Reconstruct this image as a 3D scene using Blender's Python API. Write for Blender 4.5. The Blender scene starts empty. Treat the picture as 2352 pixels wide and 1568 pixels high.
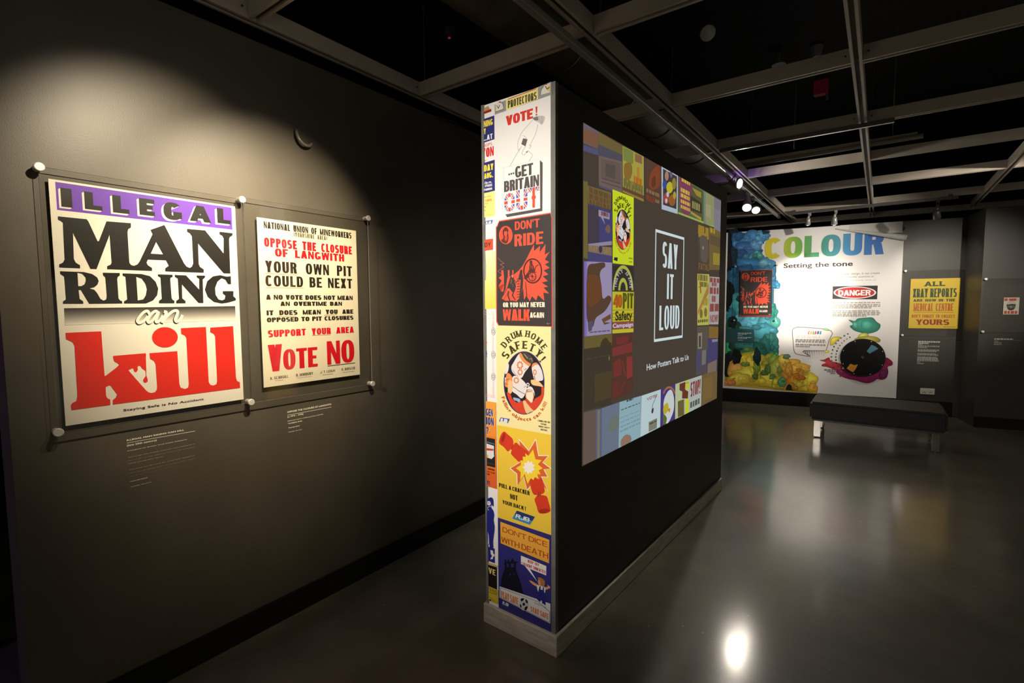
import bpy, bmesh, math, random
from mathutils import Vector, Matrix
from mathutils.geometry import tessellate_polygon

# ------------------------------------------------------------------ camera
sc = bpy.context.scene
COL = sc.collection
FPX, YAW, PIT, ROL = 1151.57, math.radians(36.2925), math.radians(4.101), math.radians(0.3771)
CAM = Vector((2.27, 0.0, 1.5))
_f = Vector((-math.sin(YAW) * math.cos(PIT), math.cos(YAW) * math.cos(PIT), -math.sin(PIT)))
_r = Vector((math.cos(YAW), math.sin(YAW), 0))
_d = _f.cross(_r)
RT = _r * math.cos(ROL) + _d * math.sin(ROL)
DN = -_r * math.sin(ROL) + _d * math.cos(ROL)
cam = bpy.data.cameras.new('camera')
cam.sensor_width = 36.0
cam.lens = FPX / 2352 * 36.0
cam.clip_start = 0.02
cam_o = bpy.data.objects.new('camera', cam)
COL.objects.link(cam_o)
cm = Matrix((RT, -DN, -_f)).transposed().to_4x4()
cm.translation = CAM
cam_o.matrix_world = cm
sc.camera = cam_o

# ------------------------------------------------------------------ world, exposure
W = bpy.data.worlds.new('world')
sc.world = W
W.use_nodes = True
W.node_tree.nodes['Background'].inputs[0].default_value = (0.9, 0.8, 0.62, 1)
W.node_tree.nodes['Background'].inputs[1].default_value = 0.27
sc.view_settings.view_transform = 'Standard'
sc.view_settings.look = 'None'
sc.view_settings.gamma = 1
sc.view_settings.use_curve_mapping = False
sc.view_settings.exposure = 0.0

WARM = (1.0, 0.83, 0.58)
SOFT = (1.0, 0.90, 0.76)

# ------------------------------------------------------------------ helpers
def lin(c):
    out = []
    for v in c[:3]:
        v = v / 255.0
        out.append(v / 12.92 if v <= 0.04045 else ((v + 0.055) / 1.055) ** 2.4)
    return tuple(out)

def ray(px, py):
    return (RT * ((px - 1176) / FPX) + DN * ((py - 784) / FPX) + _f)

class Plane:
    """A flat surface: origin, right, up; N faces the viewer's side."""
    def __init__(s, o, u, v=(0, 0, 1)):
        s.o = Vector(o); s.u = Vector(u).normalized(); s.v = Vector(v).normalized(); s.n = s.u.cross(s.v)
    def uv(s, px, py):
        d = ray(px, py)
        p = CAM + d * ((s.o - CAM).dot(s.n) / d.dot(s.n))
        q = p - s.o
        return (q.dot(s.u), q.dot(s.v))
    def w(s, u, v, h=0.0):
        return s.o + s.u * u + s.v * v + s.n * h

MATS = {}
def mat(name, color=(0.5, 0.5, 0.5), rough=0.5, metal=0.0, spec=0.5, emit=None, estr=0.0):
    if name in MATS: return MATS[name]
    m = bpy.data.materials.new(name); m.use_nodes = True
    b = m.node_tree.nodes['Principled BSDF']
    b.inputs['Base Color'].default_value = (*color, 1)
    b.inputs['Roughness'].default_value = rough
    b.inputs['Metallic'].default_value = metal
    b.inputs['Specular IOR Level'].default_value = spec
    if emit:
        b.inputs['Emission Color'].default_value = (*emit, 1)
        b.inputs['Emission Strength'].default_value = estr
    MATS[name] = m
    return m

def noisy(name, c1, c2, scale, rough, rough_var=0.0, bump=0.0, bump_scale=30.0, metal=0.0, spec=0.5, detail=6, stretch=None, turn=0.0, plain=False):
    m = mat(name, c1, rough, metal, spec)
    nt = m.node_tree; b = nt.nodes['Principled BSDF']
    tc = nt.nodes.new('ShaderNodeTexCoord')
    vec = tc.outputs['Object']
    if stretch:
        mp = nt.nodes.new('ShaderNodeMapping'); mp.inputs['Scale'].default_value = stretch; mp.inputs['Rotation'].default_value = (0, 0, turn)
        nt.links.new(vec, mp.inputs['Vector']); vec = mp.outputs['Vector']
    n = nt.nodes.new('ShaderNodeTexNoise'); n.inputs['Scale'].default_value = scale; n.inputs['Detail'].default_value = detail
    nt.links.new(tc.outputs['Object'] if plain else vec, n.inputs['Vector'])
    r = nt.nodes.new('ShaderNodeValToRGB')
    r.color_ramp.elements[0].position = 0.35; r.color_ramp.elements[1].position = 0.68
    r.color_ramp.elements[0].color = (*c1, 1); r.color_ramp.elements[1].color = (*c2, 1)
    nt.links.new(n.outputs['Fac'], r.inputs['Fac']); nt.links.new(r.outputs['Color'], b.inputs['Base Color'])
    if rough_var:
        mr = nt.nodes.new('ShaderNodeMapRange')
        mr.inputs['To Min'].default_value = rough - rough_var; mr.inputs['To Max'].default_value = rough + rough_var
        nt.links.new(n.outputs['Fac'], mr.inputs['Value']); nt.links.new(mr.outputs['Result'], b.inputs['Roughness'])
    if bump:
        n2 = nt.nodes.new('ShaderNodeTexNoise'); n2.inputs['Scale'].default_value = bump_scale; n2.inputs['Detail'].default_value = 4
        nt.links.new(vec, n2.inputs['Vector'])
        bp = nt.nodes.new('ShaderNodeBump'); bp.inputs['Strength'].default_value = bump; bp.inputs['Distance'].default_value = 0.01
        nt.links.new(n2.outputs['Fac'], bp.inputs['Height']); nt.links.new(bp.outputs['Normal'], b.inputs['Normal'])
    return m

def printed(name, rough=0.45, emit=False, strength=1.0, spec=0.4):
    """Printed (or projected) colours, read from the mesh's colour attribute."""
    m = mat(name, (0.5, 0.5, 0.5), rough, 0, spec)
    nt = m.node_tree; b = nt.nodes['Principled BSDF']
    a = nt.nodes.new('ShaderNodeVertexColor'); a.layer_name = 'ink'
    if emit:
        b.inputs['Base Color'].default_value = (0.02, 0.018, 0.016, 1); b.inputs['Specular IOR Level'].default_value = 0.0; b.inputs['Roughness'].default_value = 1.0
        nt.links.new(a.outputs['Color'], b.inputs['Emission Color'])
        b.inputs['Emission Strength'].default_value = strength
    else:
        nt.links.new(a.outputs['Color'], b.inputs['Base Color'])
    return m

def acrylic():
    m = bpy.data.materials.new('clear acrylic'); m.use_nodes = True
    nt = m.node_tree; nt.nodes.clear()
    out = nt.nodes.new('ShaderNodeOutputMaterial'); mx = nt.nodes.new('ShaderNodeMixShader')
    lw = nt.nodes.new('ShaderNodeLayerWeight'); lw.inputs['Blend'].default_value = 0.5
    fr = nt.nodes.new('ShaderNodeMath'); fr.operation = 'POWER'; fr.inputs[1].default_value = 4.0
    nt.links.new(lw.outputs['Facing'], fr.inputs[0])
    f2 = nt.nodes.new('ShaderNodeMath'); f2.operation = 'MULTIPLY_ADD'; f2.inputs[1].default_value = 0.45; f2.inputs[2].default_value = 0.03
    nt.links.new(fr.outputs[0], f2.inputs[0]); fr = f2
    tr = nt.nodes.new('ShaderNodeBsdfTransparent'); tr.inputs['Color'].default_value = (0.955, 0.955, 0.945, 1)
    gl = nt.nodes.new('ShaderNodeBsdfGlossy'); gl.inputs['Roughness'].default_value = 0.06
    nt.links.new(fr.outputs[0], mx.inputs[0]); nt.links.new(tr.outputs[0], mx.inputs[1]); nt.links.new(gl.outputs[0], mx.inputs[2])
    nt.links.new(mx.outputs[0], out.inputs[0])
    return m

def link(name, bm, m, parent=None, smooth=False):
    me = bpy.data.meshes.new(name)
    bmesh.ops.recalc_face_normals(bm, faces=bm.faces[:])
    bm.to_mesh(me); bm.free()
    for x in (m if isinstance(m, (list, tuple)) else [m]): me.materials.append(x)
    if smooth:
        for p in me.polygons: p.use_smooth = True
    o = bpy.data.objects.new(name, me); COL.objects.link(o)
    if parent is not None:
        o.parent = parent
        o.matrix_parent_inverse = Matrix.Translation(-Vector(parent.location)) if parent.type == 'EMPTY' else Matrix.Identity(4)
    return o

def thing(name, label, cat, loc=(0, 0, 0), group=None):
    o = bpy.data.objects.new(name, None); COL.objects.link(o)
    o.empty_display_size = 0.1; o.location = loc
    return tag(o, label, cat, group)

def tag(o, label, cat, group=None):
    o['label'] = label; o['category'] = cat
    if group: o['group'] = group
    return o

def struct(name, bm, m):
    o = link(name, bm, m); o['kind'] = 'structure'
    return o

def box(bm, a, b, mi=0):
    a = Vector(a); b = Vector(b)
    vs = [bm.verts.new((x, y, z)) for x in (a.x, b.x) for y in (a.y, b.y) for z in (a.z, b.z)]
    for f in ((0, 1, 3, 2), (4, 6, 7, 5), (0, 4, 5, 1), (2, 3, 7, 6), (0, 2, 6, 4), (1, 5, 7, 3)):
        bm.faces.new([vs[i] for i in f]).material_index = mi

def obox(bm, pl, u0, v0, u1, v1, h0, h1, mi=0):
    """A box laid on a plane: extents along its right, up and normal."""
    vs = [bm.verts.new(pl.w(u, v, h)) for u in (u0, u1) for v in (v0, v1) for h in (h0, h1)]
    fs = []
    for f in ((0, 1, 3, 2), (4, 6, 7, 5), (0, 4, 5, 1), (2, 3, 7, 6), (0, 2, 6, 4), (1, 5, 7, 3)):
        q = bm.faces.new([vs[i] for i in f]); q.material_index = mi; fs.append(q)
    return fs

def tube(bm, pts, r, n=14, caps=True, radii=None):
    pts = [Vector(p) for p in pts]; rings = []
    for i, p in enumerate(pts):
        t = (pts[min(i + 1, len(pts) - 1)] - pts[max(i - 1, 0)]).normalized()
        a = t.orthogonal().normalized() if i == 0 else (rings[-1][1] - t * rings[-1][1].dot(t)).normalized()
        b = t.cross(a); rr = radii[i] if radii else r
        rings.append(([bm.verts.new(p + (a * math.cos(2 * math.pi * k / n) + b * math.sin(2 * math.pi * k / n)) * rr) for k in range(n)], a))
    for (r0, _), (r1, _) in zip(rings, rings[1:]):
        for k in range(n): bm.faces.new((r0[k], r0[(k + 1) % n], r1[(k + 1) % n], r1[k]))
    if caps:
        bm.faces.new(rings[0][0][::-1]); bm.faces.new(rings[-1][0])

def bevel(bm, w=0.004, seg=2):
    bmesh.ops.bevel(bm, geom=bm.edges[:], offset=w, segments=seg, affect='EDGES', clamp_overlap=True)

# ------------------------------------------------------------------ block letters
def sup(c, n=2.5):
    return math.copysign(abs(c) ** (2 / n), c)

def ring(x0, y0, x1, y1, sx, sy, a0=0, a1=360, k=28, n=2.5):
    cx, cy, rx, ry = (x0 + x1) / 2, (y0 + y1) / 2, (x1 - x0) / 2, (y1 - y0) / 2
    k = max(3, int(k * abs(a1 - a0) / 360)); out = []; prev = None
    for i in range(k + 1):
        a = math.radians(a0 + (a1 - a0) * i / k); c, s = sup(math.cos(a), n), sup(math.sin(a), n)
        cur = ((cx + rx * c, cy + ry * s), (cx + max(rx - sx, 0.001) * c, cy + max(ry - sy, 0.001) * s))
        if prev: out.append([prev[0], cur[0], cur[1], prev[1]])
        prev = cur
    return out

def bowl(x0, y0, x1, y1, sx, sy, k=8, n=2.3):
    r = min((x1 - x0) * 0.62, (y1 - y0) * 0.75); ym = (y0 + y1) / 2; ry = (y1 - y0) / 2; out = []
    xa = x1 - r
    o = [(x0, y1)] + [(xa + r * sup(math.cos(a), n), ym + ry * sup(math.sin(a), n)) for a in [math.pi / 2 - math.pi * i / (2 * k) for i in range(2 * k + 1)]] + [(x0, y0)]
    i_ = [(x0, y1 - sy)] + [(xa + max(r - sx, .001) * sup(math.cos(a), n), ym + max(ry - sy, .001) * sup(math.sin(a), n)) for a in [math.pi / 2 - math.pi * i / (2 * k) for i in range(2 * k + 1)]] + [(x0, y0 + sy)]
    for j in range(len(o) - 1): out.append([o[j], o[j + 1], i_[j + 1], i_[j]])
    return out

WF = {'I': 0.0, 'M': 1.28, 'W': 1.42, '!': 0.0, '.': 0.0, "'": 0.0, ',': 0.0, ':': 0.0, '-': 0.6, '1': 0.6, '(': 0.45, ')': 0.45,
      'E': 0.88, 'F': 0.85, 'L': 0.82, 'J': 0.8, 'T': 0.95, 'A': 1.08, 'V': 1.05, 'O': 1.05, 'G': 1.05, 'Q': 1.05}

def glyph(ch, w, h, sx, sy, serif=0.0):
    R = lambda a, b, c, d: [(a, b), (c, b), (c, d), (a, d)]
    D = lambda xb, yb, xt, yt, s: [(xb, yb), (xb + s, yb), (xt + s, yt), (xt, yt)]
    P = []; S = []   # polygons; serif spots (x centre, y, stem width)
    stem = lambda x: (P.append(R(x, 0, x + sx, h)), S.append((x + sx / 2, 0)), S.append((x + sx / 2, h)))
    m = h * 0.5
    if ch == 'A':
        P += [D(0, 0, w / 2 - sx * .55, h, sx * 1.05), D(w - sx * 1.05, 0, w / 2 - sx * .5, h, sx * 1.05), R(w * .2, h * .2, w * .8, h * .2 + sy * .9)]
        S += [(sx / 2, 0), (w - sx / 2, 0)]
    elif ch == 'B':
        stem(0); P += bowl(sx * .5, m - sy / 2, w * .95, h, sx, sy) + bowl(sx * .5, 0, w, m + sy / 2, sx, sy)
    elif ch == 'C': P += ring(0, 0, w, h, sx, sy, 42, 318)
    elif ch == 'D': stem(0); P += bowl(sx * .5, 0, w, h, sx, sy)
    elif ch == 'E': stem(0); P += [R(0, 0, w, sy), R(0, h - sy, w, h), R(0, m - sy / 2, w * .88, m + sy / 2)]
    elif ch == 'F': stem(0); P += [R(0, h - sy, w, h), R(0, m - sy * .6, w * .88, m + sy * .4)]
    elif ch == 'G': P += ring(0, 0, w, h, sx, sy, 42, 330) + [R(w - sx, h * .1, w, h * .48), R(w * .52, h * .48 - sy * .9, w, h * .48)]
    elif ch == 'H': stem(0); stem(w - sx); P += [R(0, m - sy / 2, w, m + sy / 2)]
    elif ch == 'I': stem(0)
    elif ch == 'J': P += ring(-w * .1, 0, w, h * .6, sx, sy, 190, 360) + [R(w - sx, h * .3, w, h)]
    elif ch == 'K':
        sx = min(sx, w * .40)
        stem(0); P += [D(sx * .6, h * .36, w - sx * 1.15, h, sx * 1.15), D(w - sx * 1.1, 0, w * .34, h * .62, sx * 1.1)]
        S += [(w - sx / 2, 0), (w - sx / 2, h)]
    elif ch == 'L': stem(0); P += [R(0, 0, w, sy)]
    elif ch == 'M':
        e = min(sx * .9, w * .25); P += [R(0, 0, e, h), R(w - e, 0, w, h), D(w / 2 - e * .5, h * .02, 0, h, e), D(w / 2 - e * .5, h * .02, w - e, h, e)]; S += [(e / 2, 0), (w - e / 2, 0), (e / 2, h), (w - e / 2, h)]
    elif ch == 'N':
        e = min(sx * .86, w * .30); P += [R(0, 0, e, h), R(w - e, 0, w, h), D(w - e * 1.15, 0, 0, h, e * 1.15)]; S += [(sx / 2, 0), (w - sx / 2, h)]
    elif ch in 'O0': P += ring(0, 0, w, h, sx, sy)
    elif ch == 'P': stem(0); P += bowl(sx * .5, h * .42, w, h, sx, sy)
    elif ch == 'Q': P += ring(0, 0, w, h, sx, sy) + [D(w - sx, -h * .05, w * .5, h * .3, sx)]
    elif ch == 'R':
        stem(0); P += bowl(sx * .5, h * .45, w * .97, h, sx, sy) + [D(w - sx * 1.05, 0, w * .45, h * .5, sx * 1.05)]; S += [(w - sx / 2, 0)]
    elif ch == 'S': P += ring(0, m - sy / 2, w, h, sx, sy, 30, 275) + ring(0, 0, w, m + sy / 2, sx, sy, -150, 95)
    elif ch == 'T': P += [R(0, h - sy, w, h), R(w / 2 - sx / 2, 0, w / 2 + sx / 2, h)]; S += [(w / 2, 0)]
    elif ch == 'U': P += ring(0, 0, w, h * .7, sx, sy, 180, 360) + [R(0, h * .35, sx, h), R(w - sx, h * .35, w, h)]; S += [(sx / 2, h), (w - sx / 2, h)]
    elif ch == 'V': P += [D(w / 2 - sx * .5, 0, 0, h, sx), D(w / 2 - sx * .5, 0, w - sx, h, sx)]; S += [(sx / 2, h), (w - sx / 2, h)]
    elif ch == 'W':
        sx = min(sx, w * .235)
        P += [D(w * .25 - sx * .5, 0, 0, h, sx), D(w * .25 - sx * .5, 0, w / 2 - sx * .5, h, sx), D(w * .75 - sx * .5, 0, w / 2 - sx * .5, h, sx), D(w * .75 - sx * .5, 0, w - sx, h, sx)]
    elif ch == 'X': P += [D(0, 0, w - sx * 1.1, h, sx * 1.1), D(w - sx * 1.1, 0, 0, h, sx * 1.1)]
    elif ch == 'Y': P += [D(w / 2 - sx * .5, h * .38, 0, h, sx), D(w / 2 - sx * .5, h * .38, w - sx, h, sx), R(w / 2 - sx / 2, 0, w / 2 + sx / 2, h * .45)]; S += [(w / 2, 0), (sx / 2, h), (w - sx / 2, h)]
    elif ch == 'Z': P += [R(0, 0, w, sy), R(0, h - sy, w, h), D(0, 0, w - sx, h, sx)]
    elif ch == '1': P += [R(w - sx, 0, w, h), D(0, h * .7, w - sx, h, sx * .7)]
    elif ch == '4': P += [R(w * .62, 0, w * .62 + sx, h), R(0, h * .22, w, h * .22 + sy), D(0, h * .3, w * .62, h, sx * .8)]
    elif ch == '6': P += ring(0, 0, w, h * .6, sx, sy) + ring(0, 0, w, h, sx, sy, 50, 190)
    elif ch == '8': P += ring(w * .05, m - sy / 2, w * .95, h, sx, sy) + ring(0, 0, w, m + sy / 2, sx, sy)
    elif ch == '9': P += ring(0, h * .4, w, h, sx, sy) + ring(0, 0, w, h, sx, sy, -130, 10)
    elif ch == '?': P += ring(0, h * .4, w, h, sx, sy, -80, 170) + [R(w / 2 - sx / 2, h * .25, w / 2 + sx / 2, h * .45), R(w / 2 - sx / 2, 0, w / 2 + sx / 2, h * .15)]
    elif ch == '!': P += [[(sx * .15, h * .28), (sx * .85, h * .28), (sx * 1.05, h), (-sx * .05, h)], R(0, 0, sx, h * .18)]
    elif ch in '.,': P += [R(0, 0, sx, sy * 1.1)]
    elif ch == ':': P += [R(0, 0, sx, sy * 1.1), R(0, h * .5, sx, h * .5 + sy * 1.1)]
    elif ch == "'": P += [[(sx * .2, h * .68), (sx * .7, h * .68), (sx, h), (0, h)]]
    elif ch == '-': P += [R(0, h * .4, w, h * .4 + sy)]
    elif ch == '(': P += ring(0, -h * .05, w * 2.4, h * 1.05, sx * .8, sy * .6, 125, 235)
    elif ch == ')': P += ring(-w * 1.4, -h * .05, w, h * 1.05, sx * .8, sy * .6, -55, 55)
    if serif:
        e = sx * serif; t = sy * .55
        for x, y in S:
            P.append(R(x - sx / 2 - e, y if y == 0 else y - t, x + sx / 2 + e, t if y == 0 else y))
    return P

def block_line(text, bw, bh, kx, ky, gap, space, serif=0.0):
    """Letters of a line filling a bw x bh box: list of (polygons, x0, x1)."""
    sx, sy, g, sp = kx * bh, ky * bh, gap * bh, space * bh
    tot = sum(WF.get(c, 1.0) for c in text if c != ' ')
    fixed = sum(sx for c in text if WF.get(c, 1.0) == 0.0 and c != ' ') + text.count(' ') * sp + g * (len(text) - 1 - text.count(' ') * 1)
    wu = (bw - fixed) / max(tot, 0.01)
    if wu < sx * 2.05 and tot > 0:
        f = bw / (fixed + tot * sx * 2.05); sx *= f; g *= f; sp *= f; wu = sx * 2.05
    x = 0; out = []
    for c in text:
        if c == ' ': x += sp; continue
        w = WF.get(c, 1.0) * wu or sx
        out.append(([[(px + x, py) for px, py in p] for p in glyph(c, w, bh, sx, sy, serif)], x, x + w))
        x += w + g
    return out

# ------------------------------------------------------------------ typeset letters (built-in face)
_TXT = {}
def typeset(text, weight=0.0, shear=0.0):
    """Flat triangles of a line set in the built-in face: verts, tris; baseline 0."""
    key = (text, weight, shear)
    if key in _TXT: return _TXT[key]
    cu = bpy.data.curves.new('tmp', 'FONT'); cu.body = text; cu.size = 1; cu.offset = weight; cu.shear = shear; cu.resolution_u = 3
    ob = bpy.data.objects.new('tmp', cu); COL.objects.link(ob)
    dg = bpy.context.evaluated_depsgraph_get()
    me = bpy.data.meshes.new_from_object(ob.evaluated_get(dg))
    me.calc_loop_triangles()
    vs = [(v.co.x, v.co.y) for v in me.vertices]; ts = [tuple(t.vertices) for t in me.loop_triangles]
    bpy.data.objects.remove(ob); bpy.data.curves.remove(cu); bpy.data.meshes.remove(me)
    _TXT[key] = (vs, ts)
    return vs, ts
CAP = 0.69

# ------------------------------------------------------------------ artwork laid out on a plane
class Art:
    DZ = 0.00003; SUB = 0.000002; KF = 1.0
    def __init__(s, plane, h=0.0):
        s.p = plane; s.bm = bmesh.new(); s.ink = s.bm.loops.layers.float_color.new('ink'); s.h = h; s.k = 0; s.c = (0, 0, 1.0)
    def crop(s, x0, y0, scale): s.c = (x0, y0, scale); return s
    def base(s, k=1): s.k = k; return s
    def at(s, x, y):
        return s.p.uv(s.c[0] + x / s.c[2], s.c[1] + y / s.c[2])
    def _face(s, uvs, col, k, step=True):
        s.j = (getattr(s, 'j', 0) + (1 if step else 0)) % 13
        vs = [s.bm.verts.new(s.p.w(u, v, s.h + k * s.DZ + s.j * s.SUB)) for u, v in uvs]
        try: f = s.bm.faces.new(vs)
        except ValueError: return
        for lp, (u, v) in zip(f.loops, uvs):
            c = col(u, v) if callable(col) else col
            lp[s.ink] = (*lin(c), 1)
    def local(s, uvs, col, holes=(), step=True):
        if step: s.k += 1
        loops = [list(uvs)] + [list(hh) for hh in holes]
        flat = [p for l in loops for p in l]
        for t in tessellate_polygon([[Vector((a, b, 0)) for a, b in l] for l in loops]):
            s._face([flat[i] for i in t], col, s.k, False)
    def poly(s, pts, col, holes=(), smooth=False):
        f = (lambda q: spline(q)) if smooth else (lambda q: q)
        s.local([s.at(*p) for p in f(pts)], col, [[s.at(*p) for p in f(q)] for q in holes])
    def blob(s, pts, col): s.poly(pts, col, smooth=True)
    def puff(s, pts, col):
        """A printed billow: lighter heart, darker rim."""
        pts = spline(pts, True, 3); s.k += 1
        n = len(pts); cx = sum(p[0] for p in pts) / n; cy = sum(p[1] for p in pts) / n
        hx = cx - .18 * (cx - min(p[0] for p in pts)); hy = cy - .30 * (cy - min(p[1] for p in pts))
        hi = lin([min(255, c * 1.2 + 10) for c in col]); lo = lin([c * .80 for c in col]); mid = lin(col)
        ring_ = [(hx + (p[0] - hx) * .72, hy + (p[1] - hy) * .72) for p in pts]
        V = lambda q: s.bm.verts.new(s.p.w(*s.at(*q), s.h + s.k * s.DZ))
        c = V((hx, hy)); a = [V(q) for q in ring_]; b = [V(q) for q in pts]
        for i in range(n):
            j = (i + 1) % n
            f = s.bm.faces.new((c, a[i], a[j]))
            for lp, cc in zip(f.loops, (hi, mid, mid)): lp[s.ink] = (*cc, 1)
            f = s.bm.faces.new((a[i], b[i], b[j], a[j]))
            for lp, cc in zip(f.loops, (mid, lo, lo, mid)): lp[s.ink] = (*cc, 1)
    def rect(s, p0, p1, col):
        a, b = s.at(*p0), s.at(*p1)
        s.local([(a[0], a[1]), (b[0], a[1]), (b[0], b[1]), (a[0], b[1])], col)
    def vgrad(s, quad, c0, c1, n=8, mid=None):
        """Print that runs from c0 (top) to c1 (bottom); quad = TL, TR, BR, BL."""
        tl, tr, br, bl = [s.at(*p) for p in quad]; s.k += 1
        L = lambda a, b, t: (a[0] + (b[0] - a[0]) * t, a[1] + (b[1] - a[1]) * t)
        M = lambda t: tuple(c0[i] + (c1[i] - c0[i]) * t for i in range(3))
        for i in range(n):
            t0, t1 = i / n, (i + 1) / n; k = s.k
            uv = [L(tl, bl, t0), L(tr, br, t0), L(tr, br, t1), L(tl, bl, t1)]
            vs = [s.bm.verts.new(s.p.w(u, v, s.h + k * s.DZ)) for u, v in uv]
            f = s.bm.faces.new(vs)
            for lp, t in zip(f.loops, (t0, t0, t1, t1)): lp[s.ink] = (*lin(M(t)), 1)
    def ell(s, c, rx, ry, col, n=36, rot=0.0):
        ca, sa = math.cos(rot), math.sin(rot)
        s.poly([(c[0] + rx * math.cos(2 * math.pi * i / n) * ca - ry * math.sin(2 * math.pi * i / n) * sa, c[1] + rx * math.cos(2 * math.pi * i / n) * sa + ry * math.sin(2 * math.pi * i / n) * ca) for i in range(n)], col)
    def oval(s, c, rx, ry, wx, wy, col, a0=0, a1=360, n=40, cols=None):
        s.k += 1; pr = None
        for i in range(n + 1):
            a = math.radians(a0 + (a1 - a0) * i / n)
            cu = (s.at(c[0] + rx * math.cos(a), c[1] - ry * math.sin(a)), s.at(c[0] + (rx - wx) * math.cos(a), c[1] - (ry - wy) * math.sin(a)))
            if pr: s._face([pr[0], cu[0], cu[1], pr[1]], cols(a0 + (a1 - a0) * (i - .5) / n) if cols else col, s.k)
            pr = cu
    def line(s, pts, width, col, closed=False):
        """A drawn stroke, width in crop pixels."""
        pts = list(pts) + ([pts[0]] if closed else [])
        s.k += 1
        for i in range(len(pts) - 1):
            (x0, y0), (x1, y1) = pts[i], pts[i + 1]
            l = math.hypot(x1 - x0, y1 - y0) or 1; dx, dy = (x1 - x0) / l, (y1 - y0) / l; w = width / 2; e = w * .6
            q = [(x0 - dy * w - dx * e, y0 + dx * w - dy * e), (x1 - dy * w + dx * e, y1 + dx * w + dy * e), (x1 + dy * w + dx * e, y1 - dx * w + dy * e), (x0 + dy * w - dx * e, y0 - dx * w - dy * e)]
            s._face([s.at(*p) for p in q], col, s.k)
    def block(s, text, bl, tr, col, kx=0.2, ky=0.15, gap=0.09, space=0.4, serif=0.0, off=(0, 0), slant=0.0):
        a, b = s.at(bl[0] + off[0], bl[1] + off[1]), s.at(tr[0] + off[0], tr[1] + off[1]); s.k += 1
        for polys, x0, x1 in block_line(text, b[0] - a[0], b[1] - a[1], kx * s.KF, ky, gap, space, serif):
            for p in polys:
                q = [(a[0] + x + slant * y, a[1] + y) for x, y in p]
                s._face(q, col, s.k)
    def flagged(s, ch, bl, tr, fn, kx, ky, n=20):
        """One letter printed with a flag pattern: every stroke split into small cells coloured by fn(x, y), 0..1 over the letter."""
        a, b = s.at(*bl), s.at(*tr); s.k += 1; W_, H_ = b[0] - a[0], b[1] - a[1]
        for polys, x0, x1 in block_line(ch, W_, H_, kx, ky, 0, 0):
            for p in polys:
                m = max(2, int(n * max(abs(p[1][0] - p[0][0]) / W_, abs(p[3][1] - p[0][1]) / H_, .25) * 2))
                L = lambda i, j: tuple((p[0][c] * (1 - i / m) + p[1][c] * i / m) * (1 - j / m) + (p[3][c] * (1 - i / m) + p[2][c] * i / m) * j / m for c in (0, 1))
                for i in range(m):
                    for j in range(m):
                        q = [L(i, j), L(i + 1, j), L(i + 1, j + 1), L(i, j + 1)]
                        cx, cy = sum(z[0] for z in q) / 4 / W_, sum(z[1] for z in q) / 4 / H_
                        s._face([(a[0] + x, a[1] + y) for x, y in q], fn(cx, cy), s.k, i + j == 0)
    def turned(s, ch, c, hgt, wid, deg, col, kx=0.2, ky=0.15, serif=0.0):
        """One block letter, centred at crop point c and turned; sizes in crop pixels."""
        u0, v0 = s.at(*c); u1, v1 = s.at(c[0] + 10, c[1]); u2, v2 = s.at(c[0], c[1] - 10)
        su = abs(u1 - u0) / 10; sv = abs(v2 - v0) / 10; sk = (v1 - v0) / 10
        ca, sa = math.cos(math.radians(deg)), math.sin(math.radians(deg)); s.k += 1
        w = wid * (WF.get(ch, 1) or 0.35)
        for p in glyph(ch, w, hgt, kx * hgt, ky * hgt, serif):
            q = []
            for x, y in p:
                x -= w / 2; y -= hgt / 2
                X, Y = x * ca - y * sa, x * sa + y * ca
                q.append(s.at(c[0] + X, c[1] - Y))
            s._face(q, col, s.k)
    def type(s, text, bl, tr, col, weight=0.0, shear=0.0):
        a, b = s.at(*bl), s.at(*tr); s.k += 1
        vs, ts = typeset(text, weight, shear)
        x0, x1 = min(v[0] for v in vs), max(v[0] for v in vs)
        fx = (b[0] - a[0]) / (x1 - x0); fy = (b[1] - a[1]) / CAP
        for t in ts: s._face([(a[0] + (vs[i][0] - x0) * fx, a[1] + vs[i][1] * fy) for i in t], col, s.k, False)
    def type_path(s, text, pts, hgt, col, weight=0.012, squeeze=1.0):
        pts = spline(pts, False, 12); L = [0]
        for p, q in zip(pts, pts[1:]): L.append(L[-1] + math.hypot(q[0] - p[0], q[1] - p[1]))
        adv = []
        for ch in text:
            if ch == ' ': adv.append(.3); continue
            vs, _ = typeset(ch, weight); adv.append(max(v[0] for v in vs) - min(v[0] for v in vs) + .09)
        f = L[-1] / sum(adv); d = 0; s.k += 1
        for ch, ad in zip(text, adv):
            if ch != ' ':
                t = (d + ad / 2) * f; i = max(j for j in range(len(L) - 1) if L[j] <= t)
                q = (t - L[i]) / (L[i + 1] - L[i]); p0, p1 = pts[i], pts[i + 1]
                cx, cy = p0[0] + (p1[0] - p0[0]) * q, p0[1] + (p1[1] - p0[1]) * q
                dx, dy = (p1[0] - p0[0]) / (L[i + 1] - L[i]), (p1[1] - p0[1]) / (L[i + 1] - L[i])
                vs, ts = typeset(ch, weight); xm = (max(v[0] for v in vs) + min(v[0] for v in vs)) / 2
                P = []
                for vx, vy in vs:
                    X = (vx - xm) * f * squeeze; Y = vy * hgt / CAP
                    P.append(s.at(cx + dx * X + dy * Y, cy + dy * X - dx * Y))
                for tr in ts: s._face([P[j] for j in tr], col, s.k, False)
            d += ad
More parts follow.
